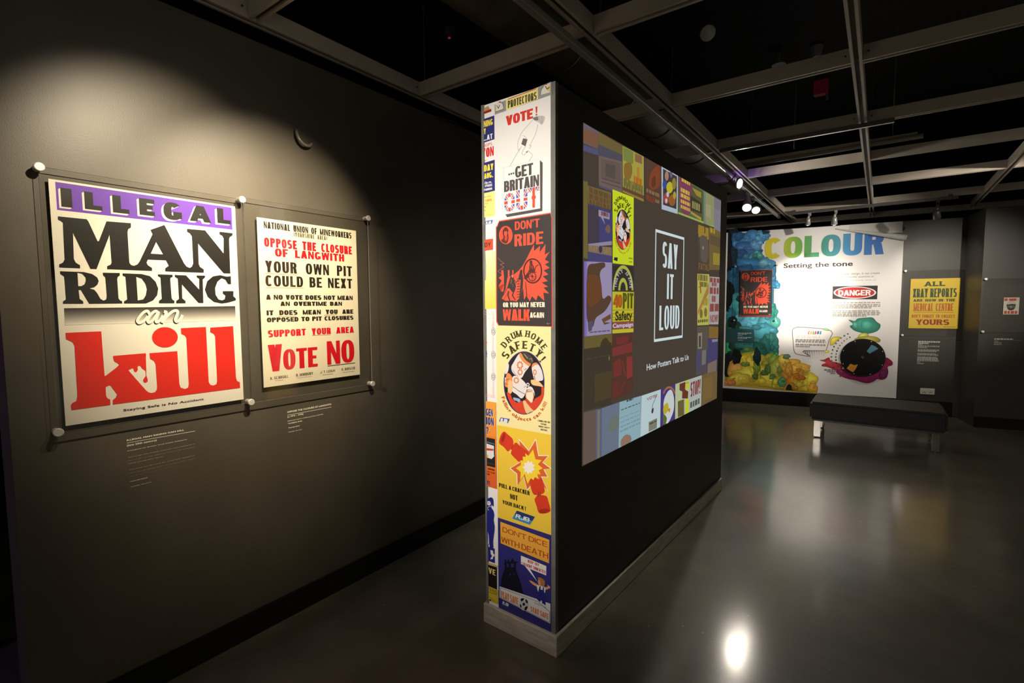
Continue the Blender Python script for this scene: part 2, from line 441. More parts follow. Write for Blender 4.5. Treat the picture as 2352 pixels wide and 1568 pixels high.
    def words(s, bl, tr, col, seed=0, n=8):
        """A line of print too small to read: word-long dashes."""
        a, b = s.at(*bl), s.at(*tr); rnd = random.Random(seed); s.k += 1
        u = a[0]; W_ = b[0] - a[0]
        while u < b[0] - W_ * .02:
            w = W_ / n * rnd.uniform(.4, 1.2); e = min(u + w, b[0])
            s._face([(u, a[1]), (e, a[1]), (e, b[1]), (u, b[1])], col, s.k)
            u = e + W_ / n * .18
    def slab(s, u0, v0, u1, v1, thick, col):
        """The sheet itself: front at the art's own height, thickness behind it."""
        for f in obox(s.bm, s.p, u0, v0, u1, v1, s.h - thick, s.h):
            for lp in f.loops: lp[s.ink] = (*lin(col), 1)
    def slab_px(s, bl, tr, thick, col):
        a, b = s.at(*bl), s.at(*tr); s.slab(a[0], a[1], b[0], b[1], thick, col)
    def build(s, name, m, parent=None):
        me = bpy.data.meshes.new(name); s.bm.to_mesh(me); s.bm.free(); me.materials.append(m)
        o = bpy.data.objects.new(name, me); COL.objects.link(o)
        if parent is not None:
            o.parent = parent; o.matrix_parent_inverse = Matrix.Translation(-Vector(parent.location))
        return o

def spline(pts, closed=True, k=5):
    n = len(pts); out = []
    g = (lambda i: pts[i % n]) if closed else (lambda i: pts[max(0, min(n - 1, i))])
    for i in range(n if closed else n - 1):
        p0, p1, p2, p3 = g(i - 1), g(i), g(i + 1), g(i + 2)
        for j in range(k):
            t = j / k
            out.append(tuple(0.5 * (2 * p1[a] + (p2[a] - p0[a]) * t + (2 * p0[a] - 5 * p1[a] + 4 * p2[a] - p3[a]) * t * t + (3 * p1[a] - p0[a] - 3 * p2[a] + p3[a]) * t ** 3) for a in (0, 1)))
    if not closed: out.append(tuple(pts[-1]))
    return out

# ------------------------------------------------------------------ materials
M_WALL = noisy('dark grey wall paint', (0.080, 0.070, 0.054), (0.097, 0.085, 0.066), 3.0, 0.42, 0.04, 0.045, 240.0, spec=0.45)
M_WALLB = noisy('charcoal wall paint', (0.042, 0.039, 0.035), (0.052, 0.048, 0.043), 3.0, 0.42, 0.04, 0.045, 240.0, spec=0.4)
M_BLACK = noisy('matt black paint', (0.006, 0.006, 0.006), (0.010, 0.009, 0.009), 2.0, 0.85, spec=0.15)
M_SKIRT = noisy('black skirting paint', (0.006, 0.006, 0.006), (0.009, 0.009, 0.008), 8.0, 0.6, spec=0.2)
M_FLOOR = noisy('polished dark floor', (0.086, 0.080, 0.060), (0.132, 0.123, 0.093), 3.4, 0.5, 0.08, 0.20, 3.0, spec=0.25, detail=9, stretch=(1.3, 4.0, 1), turn=math.radians(-36), plain=True)
_b = M_FLOOR.node_tree.nodes['Principled BSDF']; _b.inputs['Coat Weight'].default_value = 0.7; _b.inputs['Coat Roughness'].default_value = 0.15; _b.inputs['Coat IOR'].default_value = 1.5
_n = M_FLOOR.node_tree                                                   # pale grit and scuffs trodden into the floor
_base = _b.inputs['Base Color'].links[0].from_socket
_g = _n.nodes.new('ShaderNodeTexNoise'); _g.inputs['Scale'].default_value = 34.0; _g.inputs['Detail'].default_value = 3
_t = _n.nodes.new('ShaderNodeTexCoord'); _n.links.new(_t.outputs['Object'], _g.inputs['Vector'])
_r2 = _n.nodes.new('ShaderNodeMapRange'); _r2.inputs['From Min'].default_value = .71; _r2.inputs['From Max'].default_value = .78; _n.links.new(_g.outputs['Fac'], _r2.inputs['Value'])
_m = _n.nodes.new('ShaderNodeMix'); _m.data_type = 'RGBA'; _n.links.new(_r2.outputs['Result'], _m.inputs[0]); _n.links.new(_base, _m.inputs[6]); _m.inputs[7].default_value = (.36, .33, .27, 1)
_n.links.new(_m.outputs[2], _b.inputs['Base Color'])
M_PANEL = noisy('charcoal panel paint', (0.052, 0.048, 0.042), (0.062, 0.057, 0.050), 4.0, 0.55, spec=0.3)
M_TRIM = noisy('grey edge trim', (0.13, 0.13, 0.125), (0.17, 0.17, 0.16), 20.0, 0.55)
M_WOOD = noisy('worn grey timber', (0.42, 0.38, 0.315), (0.60, 0.55, 0.46), 9.0, 0.5, 0.08, 0.15, 40.0, stretch=(1, 1, 6))
M_BEAM = noisy('grey beam paint', (0.44, 0.39, 0.325), (0.52, 0.46, 0.385), 5.0, 0.5, spec=0.4)
M_STEEL = noisy('brushed steel', (0.66, 0.64, 0.60), (0.78, 0.76, 0.72), 60.0, 0.38, metal=0.35)
M_CHROME = noisy('chrome', (0.6, 0.58, 0.55), (0.7, 0.68, 0.66), 10.0, 0.14, metal=1.0)
M_LEATHER = noisy('black leather', (0.008, 0.007, 0.007), (0.014, 0.012, 0.012), 12.0, 0.62, 0.05, 0.12, 120.0, spec=0.3)
M_WHITEP = noisy('white plastic', (0.62, 0.60, 0.54), (0.70, 0.68, 0.62), 20.0, 0.35)
M_LAMPB = noisy('grey lamp body', (0.42, 0.41, 0.39), (0.50, 0.49, 0.47), 20.0, 0.35, metal=0.3)
M_LAMPD = noisy('dark lamp body', (0.03, 0.03, 0.03), (0.05, 0.05, 0.05), 20.0, 0.4)
M_DUCT = noisy('dusty duct steel', (0.06, 0.05, 0.032), (0.095, 0.08, 0.052), 7.0, 0.55, 0.1, 0.1, 20.0, metal=0.2)
M_RED = noisy('red enamel', (0.35, 0.012, 0.02), (0.42, 0.02, 0.03), 10.0, 0.4)
M_DISC = noisy('gloss black disc', (0.006, 0.006, 0.006), (0.010, 0.010, 0.010), 10.0, 0.25, spec=0.5)
M_BLUEG = mat('blue gel window', (0.10, 0.26, 0.34), 0.25)
M_AMBER = mat('amber gel window', (0.62, 0.28, 0.03), 0.25)
M_PRINT = printed('printed paper', 0.42)
M_MATTE = printed('matt printed vinyl', 0.55, spec=0.25)
M_VINYL = printed('vinyl lettering', 0.5)
M_SLIDE = printed('projected picture', emit=True, strength=0.84)  # emission stands in for the projector's light
M_ACRY = acrylic()
M_ACRE = noisy('polished acrylic edge', (0.24, 0.24, 0.21), (0.30, 0.30, 0.27), 30.0, 0.12, spec=0.8)
# ------------------------------------------------------------------ planes of the place
PHI, PSI = math.radians(1.673), math.radians(10.65)
WALL_L = Plane((0, 0, 0), (0, 1, 0))                                   # left wall
PX = Vector((math.cos(PHI), -math.sin(PHI), 0)); PY = Vector((math.sin(PHI), math.cos(PHI), 0))
CORNER = Vector((1.198, 1.7612, 0))                                    # near corner of the free-standing partition
FRONT = Plane(CORNER, PX)                                              # its narrow end
SIDE = Plane(CORNER, PY)                                               # its long face
BX = Vector((math.cos(PSI), math.sin(PSI), 0)); BN = Vector((math.sin(PSI), -math.cos(PSI), 0))
BACK = Plane(-BN * 7.942, BX)                                          # back wall
PIER = Plane(Vector((3.2244, 8.1117, 0)), BX)                          # wall that steps forward on the right

# ------------------------------------------------------------------ lamps on the tracks
def track_spot(pos, aim, label, body, power, size, blend=1.0, col=SOFT, glow=8.0, scale=1.0, group=None, radius=0.02, kind='can', rail=None):
    """Spotlight hanging from a track: adapter, stem, yoke, head, lens and its light."""
    p = Vector(pos); top = Vector(rail) if rail else Vector((TRX, p.y, TZ))
    top -= Vector((0, 0, .0006))
    t = thing('track_spotlight', label, 'spotlight', top, group)
    d = (Vector(aim) - p).normalized(); s = scale
    bm = bmesh.new(); box(bm, top + Vector((-.016, -.045, -.03)) , top + Vector((.016, .045, .0))); bevel(bm, .003, 1); link('adapter', bm, body, t)
    side = d.cross(Vector((0, 0, 1))).normalized(); back = p - d * .055 * s
    bm = bmesh.new()
    if kind == 'can':
        tube(bm, [top - Vector((0, 0, .03)), back + Vector((0, 0, .052 * s)), back + Vector((0, 0, .02 * s))], .016 * s, 12)
    else:
        tube(bm, [top - Vector((0, 0, .03)), top - Vector((0, 0, .055)), p + side * .045 * s + Vector((0, 0, .06 * s)), p + side * .052 * s, p + side * .040 * s - d * .02], .0065, 8)
    link('stem', bm, body, t, True)
    bm = bmesh.new()
    if kind == 'can':
        tube(bm, [back - d * .035 * s, back - d * .03 * s, back + d * .02 * s, p - d * .004, p + d * .006], .03, 24, radii=[.018 * s, .028 * s, .033 * s, .036 * s, .036 * s])
    else:
        tube(bm, [back - d * .02 * s, back, back + d * .03 * s, p - d * .004, p + d * .004], .03, 24, radii=[.012 * s, .020 * s, .027 * s, .042 * s, .044 * s])
    link('head', bm, body, t, True)
    bm = bmesh.new(); tube(bm, [p + d * .0065, p + d * .0085], .030 * s, 24)
    link('lens', bm, mat('lamp lens %g %s' % (glow, body.name), (0.8, 0.8, 0.8), 0.2, emit=(1, .93, .82), estr=glow), t)
    if power:
        l = bpy.data.lights.new('bulb', 'SPOT'); l.energy = power; l.color = col; l.spot_size = math.radians(size); l.spot_blend = blend; l.shadow_soft_size = radius
        lo = bpy.data.objects.new('bulb', l); COL.objects.link(lo)
        if kind == 'horn' and glow > 100:      # violet light leaking from the back of the dichroic reflector
            l2 = bpy.data.lights.new('reflector_leak', 'POINT'); l2.energy = .9; l2.color = (.42, .22, 1.0); l2.shadow_soft_size = .02
            o2 = bpy.data.objects.new('reflector_leak', l2); COL.objects.link(o2); o2.location = p + Vector((0, .09, .0)) - top; o2.parent = t
        lo.rotation_euler = d.to_track_quat('-Z', 'Y').to_euler(); lo.location = p + d * .02 - top; lo.parent = t
    return t

ZB = 2.758       # underside of the ceiling grid
TRX = 1.052      # the long lighting track
TZ = 2.716
G_SPOT = 'spotlights on the long track beside the partition'
G_BACK = 'spotlights on the rail before the back wall'
RZ = TZ + .010   # the short rail
track_spot((TRX + .02, .80, 2.56), (0, .80, 1.84), 'grey spotlight on the long track aimed at the purple and red poster', M_LAMPB, 125, 58, 1.0, WARM, 30, 1, G_SPOT, .02)
track_spot((TRX + .02, 1.20, 2.56), (0, 1.22, 1.66), 'grey spotlight on the long track aimed at the cream notice', M_LAMPB, 225, 62, 1.0, WARM, 30, 1, G_SPOT, .02)
track_spot((TRX + .02, -1.30, 2.56), (TRX - .04, 1.76, 1.45), 'grey spotlight on the long track aimed at the poster-covered partition end', M_LAMPB, 560, 44, 1.0, SOFT, 30, 1, G_SPOT, .03)
track_spot((TRX + .085, 5.22, 2.645), (2.9, 4.7, 2.2), 'pale horn-shaped spotlight nearest the partition top, glowing violet-white', M_LAMPB, 24, 165, 1.0, SOFT, 200, 1.4, G_SPOT, .03, 'horn')
track_spot((TRX - .005, 6.03, 2.555), (1.6, 2.9, 0.0), 'upper of two dazzling spotlights hanging past the partition end', M_LAMPB, 50, 64, 1.0, SOFT, 30, 1.45, G_SPOT, .03)
track_spot((TRX + .02, 6.38, 2.575), (2.3, 3.2, 0.0), 'lower of two dazzling spotlights, on a bent arm past the partition end', M_LAMPB, 10, 80, 1.0, SOFT, 40, 1.35, G_SPOT, .03, 'horn')
track_spot((1.445, 7.80, 2.555), BACK.w(2.84, 1.52), 'left small spotlight tilted in front of the big colour display', M_LAMPB, 30, 70, 1.0, SOFT, 40, .9, G_BACK, .02, rail=(1.46, 7.832, RZ - .022))
track_spot((1.745, 7.80, 2.53), BACK.w(3.26, 1.30), 'upright spotlight in front of the big colour display heading', M_LAMPB, 25, 90, 1.0, SOFT, 160, 1.0, G_BACK, .02, rail=(1.755, 7.832, RZ - .022))
track_spot((2.765, 7.80, 2.50), BACK.w(4.42, 1.6), 'dark spotlight hanging above the yellow lettered poster', M_LAMPD, 30, 84, 1.0, SOFT, 1.5, 1.1, G_BACK, .02, rail=(2.77, 7.832, RZ - .022))
track_spot((4.30, 5.0, 2.60), BACK.w(2.84, 1.55), 'added unseen grey spotlight off to the right aimed at the middle of the white banner', M_LAMPB, 1800, 18, 1.0, SOFT, 30, 1.0, None, .03, rail=(4.30, 5.0, ZB))  # unseen lamp, added to make the hot spot on the banner
track_spot((4.30, 4.2, 2.60), BACK.w(4.40, 1.55), 'added unseen grey spotlight off to the right aimed past the bench at the yellow poster', M_LAMPB, 420, 28, 1.0, SOFT, 30, 1.0, None, .03, rail=(4.30, 4.2, ZB))  # unseen lamp, added to brighten the yellow poster and the wall round it
track_spot((4.30, 5.6, 2.60), BACK.w(2.35, 1.70), 'added unseen grey spotlight off to the right washing the whole white banner', M_LAMPB, 430, 48, 1.0, SOFT, 30, 1.0, None, .03, rail=(4.30, 5.6, ZB))  # unseen lamp, added as a broad wash over the banner

# ------------------------------------------------------------------ setting
bm = bmesh.new(); box(bm, (-2.5, -3.2, -.1), (7.0, 11.5, 0)); struct('floor', bm, M_FLOOR)
bm = bmesh.new(); box(bm, (-2.5, -3.2, 4.0), (7.0, 11.5, 4.1)); struct('ceiling', bm, M_BLACK)
bm = bmesh.new(); box(bm, (-.16, .327, 0), (0, 8.6, 2.672)); struct('wall_left', bm, M_WALL)
bm = bmesh.new(); box(bm, (0, .327, 0), (.014, 7.9, .112)); struct('baseboard_left', bm, M_SKIRT)
bm = bmesh.new(); obox(bm, BACK, 1.40, 0, 4.786, 2.585, -.15, 0); struct('wall_back', bm, M_WALLB)
bm = bmesh.new(); obox(bm, BACK, 1.55, 0, 4.62, .195, 0, .012); struct('baseboard_back', bm, M_SKIRT)
bm = bmesh.new(); obox(bm, PIER, 0, 0, 3.7, 2.60, -.52, 0); struct('wall_right', bm, M_WALLB)
bm = bmesh.new(); obox(bm, PIER, 0, 0, 3.7, .13, 0, .012); struct('baseboard_right', bm, M_SKIRT)
bm = bmesh.new(); box(bm, (6.9, -3.2, 1.9), (7.0, 11.5, 4.0)); struct('light_baffle_right', bm, M_BLACK)  # unseen baffle, left open below so world light reaches the left wall
bm = bmesh.new(); box(bm, (2.7, -3.2, 0), (6.9, -3.1, 4.0)); struct('light_baffle_rear', bm, M_BLACK)  # unseen baffle, added to keep world light off the right-hand floor
bm = bmesh.new(); box(bm, (-2.5, 11.4, 0), (6.9, 11.5, 4.0)); struct('wall_far_back', bm, M_BLACK)
bm = bmesh.new(); box(bm, (-2.5, -3.1, 0), (-2.4, 11.4, 4.0)); struct('wall_far_left', bm, M_BLACK)
bm = bmesh.new(); box(bm, (-.9, -3.1, 0), (-.8, .327, 2.6)); struct('wall_alcove', bm, noisy('dark alcove paint', (.10, .09, .10), (.12, .11, .12), 3, .6))

track_spot((-.3, -1.2, 2.5), (-.8, .1, .7), 'added unseen violet spotlight in the dark alcove left of the posters', M_LAMPD, 16, 100, 1.0, (.35, .08, 1.0), 4, 1, None, .05, rail=(-.3, -1.2, 2.75))  # unseen lamp, added to tint the alcove violet
bm = bmesh.new(); box(bm, (-.32, -2.0, 2.75), (-.28, .2, 2.79)); box(bm, (-.31, -.9, 2.78), (-.29, -.88, 4.0))
tag(link('lighting_track', bm, M_LAMPD), 'short dark lighting track over the alcove left of the posters', 'lighting track')
# ------------------------------------------------------------------ ceiling grid
grid = thing('ceiling_grid', 'open grid of grey metal beams hung below the black ceiling', 'ceiling grid', (2.1, 4.5, ZB))
def channel(p, q, w=.05, h=.078, slot=True):
    """Inverted steel channel from p to q, its open slot facing down."""
    p = Vector(p); q = Vector(q); t = (q - p).normalized(); s = t.cross(Vector((0, 0, 1)))
    prof = [(-w / 2, 0), (-w / 2, h), (w / 2, h), (w / 2, 0), (w * .22, 0), (w * .22, .012), (w / 2 - .004, .012), (w / 2 - .004, h - .004), (-w / 2 + .004, h - .004), (-w / 2 + .004, .012), (-w * .22, .012), (-w * .22, 0)]
    bm = bmesh.new()
    a = [bm.verts.new(p + s * x + Vector((0, 0, z))) for x, z in prof]; b = [bm.verts.new(q + s * x + Vector((0, 0, z))) for x, z in prof]
    n = len(prof)
    for i in range(n): bm.faces.new((a[i], a[(i + 1) % n], b[(i + 1) % n], b[i]))
    for ring_ in (a, b):
        for f in ((0, 1, 8, 9), (1, 2, 7, 8), (2, 3, 6, 7), (3, 4, 5, 6), (9, 10, 11, 0)): bm.faces.new([ring_[i] for i in f])
    return bm
RUN = [-.028, 1.125, 2.121, 3.203, 4.30]
CROSS = [-1.05, .07, 1.19, 2.205, 3.285, 4.40, 5.53, 6.66, 7.95]
for x in RUN: link('runner_beam', channel((x, -2.6, ZB), (x, 9.05, ZB)), M_BEAM, grid)
for y in CROSS:
    for x0, x1 in zip(RUN, RUN[1:]):
        link('cross_beam', channel((x0 + .026, y, ZB), (x1 - .026, y, ZB)), M_BEAM, grid)
link('end_beam', channel((-.4, 9.03, ZB), (5.2, 9.42, ZB)), M_BEAM, grid)
for (x, y) in ((RUN[0], 1.19), (RUN[0], 2.205), (RUN[2], 3.285), (RUN[2], 4.40)):
    for sx in (-1, 1):
        bm = bmesh.new()
        if x > 1: tube(bm, [(x + sx * .05, y - .0255, ZB + .04), (x + sx * .05, y - .029, ZB + .04)], .005, 8)
        else: tube(bm, [(x + .0255, y + sx * .05, ZB + .04), (x + .029, y + sx * .05, ZB + .04)], .005, 8)
        link('bolt', bm, M_LAMPD, grid)
# hanger rods of the grid
for (x, y) in ((1.62, 5.0), (1.125, 2.3), (2.121, 3.40), (2.121, 6.66), (.02, 2.2), (3.203, 5.53)):
    bm = bmesh.new(); tube(bm, [(x, y, ZB + .07), (x, y, 4.0)], .004, 8); link('hanger_rod', bm, M_DUCT, grid)

# lighting tracks
bm = bmesh.new()
box(bm, (TRX - .018, -2.4, TZ), (TRX + .018, 8.15, TZ + .034)); bevel(bm, .004, 1)
t = thing('lighting_track', 'long pale lighting track running beside the partition towards the back wall', 'lighting track', (TRX, 3, TZ))
link('rail', bm, mat('pale track', (.5, .48, .46), .3, .6), t)
for y in CROSS[2:]:
    bm = bmesh.new(); box(bm, (TRX + .010, y - .02, TZ + .03), (TRX + .05, y + .02, TZ + .045)); link('clip', bm, M_LAMPD, t)
bm = bmesh.new(); box(bm, (1.2, 7.815, TZ - .012), (2.95, 7.848, TZ + .022)); bevel(bm, .004, 1)
box(bm, (1.25, 7.84, TZ + .01), (1.29, 7.93, TZ + .05)); box(bm, (2.86, 7.84, TZ + .01), (2.90, 7.93, TZ + .05))
tag(link('lighting_track', bm, mat('grey track', (.16, .15, .14), .35, .5)), 'short grey lighting track crossing in front of the back wall display', 'lighting track')
bm = bmesh.new(); box(bm, (1.17, 4.345, TZ + .006), (2.30, 4.373, TZ + .036)); bevel(bm, .004, 1)
tag(link('lighting_track', bm, mat('dull track', (.20, .19, .19), .25, .7)), 'empty lighting track under a cross beam right of the violet spotlight', 'lighting track')

# things up in the void
bm = bmesh.new(); tube(bm, [(.93, 5.93, 2.985), (2.52, 5.87, 2.985)], .022, 12); bmesh.ops.translate(bm, verts=bm.verts, vec=(0, 0, 0))
bt = thing('fluorescent_batten', 'unlit tube light hanging across above the ceiling grid', 'strip light', (1.7, 5.9, 3.0))
link('tube', bm, mat('milky tube', (.32, .30, .27), .3), bt, True)
bm = bmesh.new(); box(bm, (.96, 5.88, 3.0), (2.48, 5.92, 3.03)); link('housing', bm, M_BEAM, bt)
for x in (1.1, 2.3):
    bm = bmesh.new(); tube(bm, [(x, 5.9, 3.03), (x, 5.9, 4.0)], .004, 6); link('hanger_rod', bm, M_DUCT, bt)

dt = thing('air_duct', 'round dusty air duct running above the poster-covered partition', 'duct', (.62, 4, 3.2))
bm = bmesh.new(); tube(bm, [(.50, .6, 3.2), (.62, 8.4, 3.2)], .19, 28); link('pipe', bm, M_DUCT, dt, True)
for y in (1.5, 2.9, 3.75, 4.55, 5.6, 6.8):
    bm = bmesh.new(); x = .50 + .12 * (y - .6) / 7.8; tube(bm, [(x, y, 3.2), (x, y + .018, 3.2)], .197, 28); link('band', bm, M_TRIM if y == 4.55 else M_LAMPD, dt, True)
for y in (2.0, 5.0):
    bm = bmesh.new(); tube(bm, [(.55, y, 3.38), (.55, y, 4.0)], .005, 6); link('hanger_rod', bm, M_DUCT, dt)

def void_point(px, py, z):
    d = ray(px, py); return CAM + d * ((z - CAM.z) / d.z)
def drop(px, py): return void_point(px, py, 3.93)
Zv = Vector((0, 0, 1))
p = drop(1625, 70)
ft = thing('emergency_light', 'small round twin-lens lamp high in the black void', 'lamp', p)
tilt = Vector((.35, -.55, -.6)).normalized(); c0 = p - Zv * .02
bm = bmesh.new(); tube(bm, [c0 - tilt * .03, c0 + tilt * .005, c0 + tilt * .02], .07, 24, radii=[.04, .068, .064]); link('housing', bm, M_WHITEP, ft, True)
bm = bmesh.new(); tube(bm, [p + Zv * .0699, p - Zv * .01], .014, 10); link('bracket', bm, M_LAMPD, ft)
for k in (-1, 1):
    s = tilt.cross(Zv).normalized() * k * .026; q = c0 + tilt * .0202 + s + Zv * .014
    bm = bmesh.new(); tube(bm, [q, q + tilt * .008], .024, 16); link('lens', bm, mat('dim lens', (.6, .55, .45), .2, emit=(1, .85, .6), estr=.42), ft)
p = drop(1886, 200)
bt2 = thing('alarm_box', 'red box fixed up in the dark above the second bay', 'alarm', p)
bm = bmesh.new(); box(bm, p + Vector((-.07, -.05, -.085)), p + Vector((.07, .05, .0699))); bevel(bm, .008, 2); link('case', bm, mat('red case', (.16, .01, .025), .4, emit=(.5, .01, .06), estr=.022), bt2)  # weak emission in the case makes it show in the dark
bm = bmesh.new(); tube(bm, [p + Vector((.055, 0, -.084)), p + Vector((.065, 0, -.15))], .012, 8); link('conduit', bm, M_TRIM, bt2)
p = drop(1032, 86)
sd = thing('smoke_detector', 'small dark detector with a red glow above the left end of the grid', 'detector', p)
bm = bmesh.new(); tube(bm, [p + Zv * .0699, p], .05, 18, radii=[.06, .05]); link('body', bm, M_LAMPD, sd)
bm = bmesh.new(); tube(bm, [p - Zv * .0005, p - Zv * .008], .013, 10); link('indicator', bm, mat('red indicator', (.3, .02, .02), .4, emit=(1, .1, .08), estr=.12), sd)
p = drop(1789, 138)
bm = bmesh.new(); tube(bm, [p + Zv * .0699, p + Zv * .03, p - Zv * .05], .03, 14, radii=[.015, .02, .065])
tag(link('cone_fitting', bm, M_TRIM), 'small grey cone on the dark ceiling just above a cross beam', 'fitting')
p = drop(1876, 124)
bm = bmesh.new(); tube(bm, [p + Zv * .0699, p + Zv * .02, p - Zv * .03], .03, 14, radii=[.06, .05, .035])
tag(link('junction_box', bm, M_TRIM), 'round grey junction box on the ceiling above the long cross beam', 'junction box')

# loose wire on the wall top
bm = bmesh.new(); tube(bm, [(.02, 2.30, 2.66), (.03, 2.45, 2.672), (.04, 2.55, 2.625), (.04, 2.68, 2.60), (.05, 2.85, 2.50)], .004, 8)
tag(link('loose_cable', bm, M_LAMPD, None, True), 'thin loose cable drooping along the top of the left wall', 'cable')

# ------------------------------------------------------------------ partition
pt = thing('display_partition', 'tall free-standing charcoal partition with posters on its narrow end', 'partition', CORNER + PX * -.19 + PY * 1.2)
bm = bmesh.new()
LP, WP, HP = 2.475, .392, 2.386
def pbox(bm, x0, x1, y0, y1, z0, z1):
    vs = [bm.verts.new(CORNER + PX * x + PY * y + Vector((0, 0, z))) for x in (x0, x1) for y in (y0, y1) for z in (z0, z1)]
    for f in ((0, 1, 3, 2), (4, 6, 7, 5), (0, 4, 5, 1), (2, 3, 7, 6), (0, 2, 6, 4), (1, 5, 7, 3)): bm.faces.new([vs[i] for i in f])
pbox(bm, -WP + .004, -.004, .006, LP, .0, HP); link('core', bm, M_PANEL, pt)
bm = bmesh.new(); pbox(bm, -WP, -WP + .016, 0, .02, .092, HP); link('edge_strip', bm, M_TRIM, pt)
bm = bmesh.new(); pbox(bm, -.024, 0, 0, .02, .092, HP); link('edge_strip', bm, M_TRIM, pt)
bm = bmesh.new(); pbox(bm, -WP - .006, -.001, -.014, .004, 0, .092); bevel(bm, .0015, 1); link('plinth_board', bm, M_WOOD, pt)
bm = bmesh.new(); pbox(bm, -.002, .014, -.014, LP - .02, 0, .092); bevel(bm, .0015, 1); link('plinth_board', bm, M_WOOD, pt)
bm = bmesh.new(); pbox(bm, -WP - .010, -WP + .004, .006, LP - .02, 0, .092); bevel(bm, .0015, 1); link('plinth_board', bm, M_WOOD, pt)

# ------------------------------------------------------------------ bench
be = thing('bench', 'low black padded bench on steel legs before the colour display', 'bench', (2.25, 6.8, 0))
bm = bmesh.new(); box(bm, (1.672, 6.42, .215), (2.845, 7.12, .41)); bevel(bm, .022, 4); link('seat', bm, M_LEATHER, be)
bm = bmesh.new(); box(bm, (1.70, 6.45, .195), (2.815, 7.09, .217)); link('frame', bm, M_LAMPD, be)
for x in (1.745, 2.765):
    for y in (6.50, 7.03):
        bm = bmesh.new(); box(bm, (x - .032, y - .022, .012), (x + .032, y + .022, .196)); bevel(bm, .004, 2)
        lg = link('leg', bm, M_CHROME, be)
        bm = bmesh.new(); tube(bm, [(x, y, 0), (x, y, .013)], .022, 14); ft_ = link('foot', bm, M_LAMPD); ft_.parent = lg
for x in (1.745, 2.765):
    bm = bmesh.new(); tube(bm, [(x, 6.52, .155), (x, 7.01, .155)], .009, 10); link('stretcher', bm, M_CHROME, be)

# ------------------------------------------------------------------ ring stub on left wall
bm = bmesh.new()
cy, cz = 1.404, 2.315; pts = []
for i in range(15):
    a = math.radians(155 + (330 - 155) * i / 14); pts.append((.012 + .016 * math.sin(math.pi * i / 14), cy + .043 * math.cos(a), cz + .046 * math.sin(a)))
tube(bm, pts, .0075, 10)
tag(link('wall_hook', bm, noisy('grey hook paint', (.15, .14, .12), (.18, .165, .14), 20, .3), None, True), 'open painted-over ring hook on the left wall above the posters', 'hook')

# ------------------------------------------------------------------ wall socket
a = BACK.uv(2113.5, 890.5); b = BACK.uv(2146, 906)
so = thing('wall_socket', 'white double socket plate low on the back wall under a caption', 'socket', BACK.w(a[0], b[1]))
bm = bmesh.new(); obox(bm, BACK, a[0], b[1], b[0], a[1], 0, .011); bevel(bm, .003, 2); link('plate', bm, M_WHITEP, so)
for k in (0, 1):
    bm = bmesh.new(); u = a[0] + (b[0] - a[0]) * (.27 + .46 * k); v = (a[1] + b[1]) / 2
    obox(bm, BACK, u - .004, v - .006, u + .004, v - .018, .011, .0115)
    obox(bm, BACK, u - .016, v - .022, u - .009, v - .012, .011, .0115); obox(bm, BACK, u + .009, v - .022, u + .016, v - .012, .011, .0115)
    link('socket_outlet', bm, M_LAMPD, so)
    bm = bmesh.new(); obox(bm, BACK, u - .008, v + .008, u + .008, v + .024, .011, .015); bevel(bm, .002, 1); link('switch', bm, M_WHITEP, so)

# ------------------------------------------------------------------ acrylic covers
def cover(pl, corners, label, px=True, pad=.012, heights=(.026, .031), knobs=(0, 1, 2, 3), r=.0145, cat='poster cover', foot=.0012):
    """Clear sheet held off the wall; corners are standoffs TL, TR, BR, BL."""
    k = [pl.uv(*c) for c in corners] if px else corners
    u0, u1 = (k[0][0] + k[3][0]) / 2, (k[1][0] + k[2][0]) / 2; v1, v0 = (k[0][1] + k[1][1]) / 2, (k[2][1] + k[3][1]) / 2
    t = thing('acrylic_cover', label, cat, pl.w((u0 + u1) / 2, v0, 0))
    bm = bmesh.new()
    fs = obox(bm, pl, u0 - pad, v0 - pad, u1 + pad, v1 + pad, *heights)
    for f in fs:
        f.normal_update()
        f.material_index = 0 if abs(f.normal.dot(pl.n)) > .9 else 1
    link('clear_sheet', bm, [M_ACRY, M_ACRE], t)
    for i in knobs:
        u, v = ((u0, v1), (u1, v1), (u1, v0), (u0, v0))[i]
        bm = bmesh.new()
        tube(bm, [pl.w(u, v, foot), pl.w(u, v, heights[0] - .0003)], r * .8, 20)
        tube(bm, [pl.w(u, v, heights[1] + .0003), pl.w(u, v, heights[1] + .007), pl.w(u, v, heights[1] + .009)], r, 24, radii=[r, r, r * .86])
        link('standoff', bm, M_STEEL, t, False)
    return t
# ------------------------------------------------------------------ left wall: two posters
INK = (28, 26, 25)
cover(WALL_L, ((84, 389), (548, 459), (567, 922), (128, 989)), 'clear acrylic sheet on steel standoffs over the tall purple, black and red poster', pad=.002)
cover(WALL_L, ((551, 459.4), (838, 500), (845, 881), (570.5, 921.6)), 'clear acrylic sheet over the cream printed notice, right of the big poster', pad=.001, knobs=(1, 2))

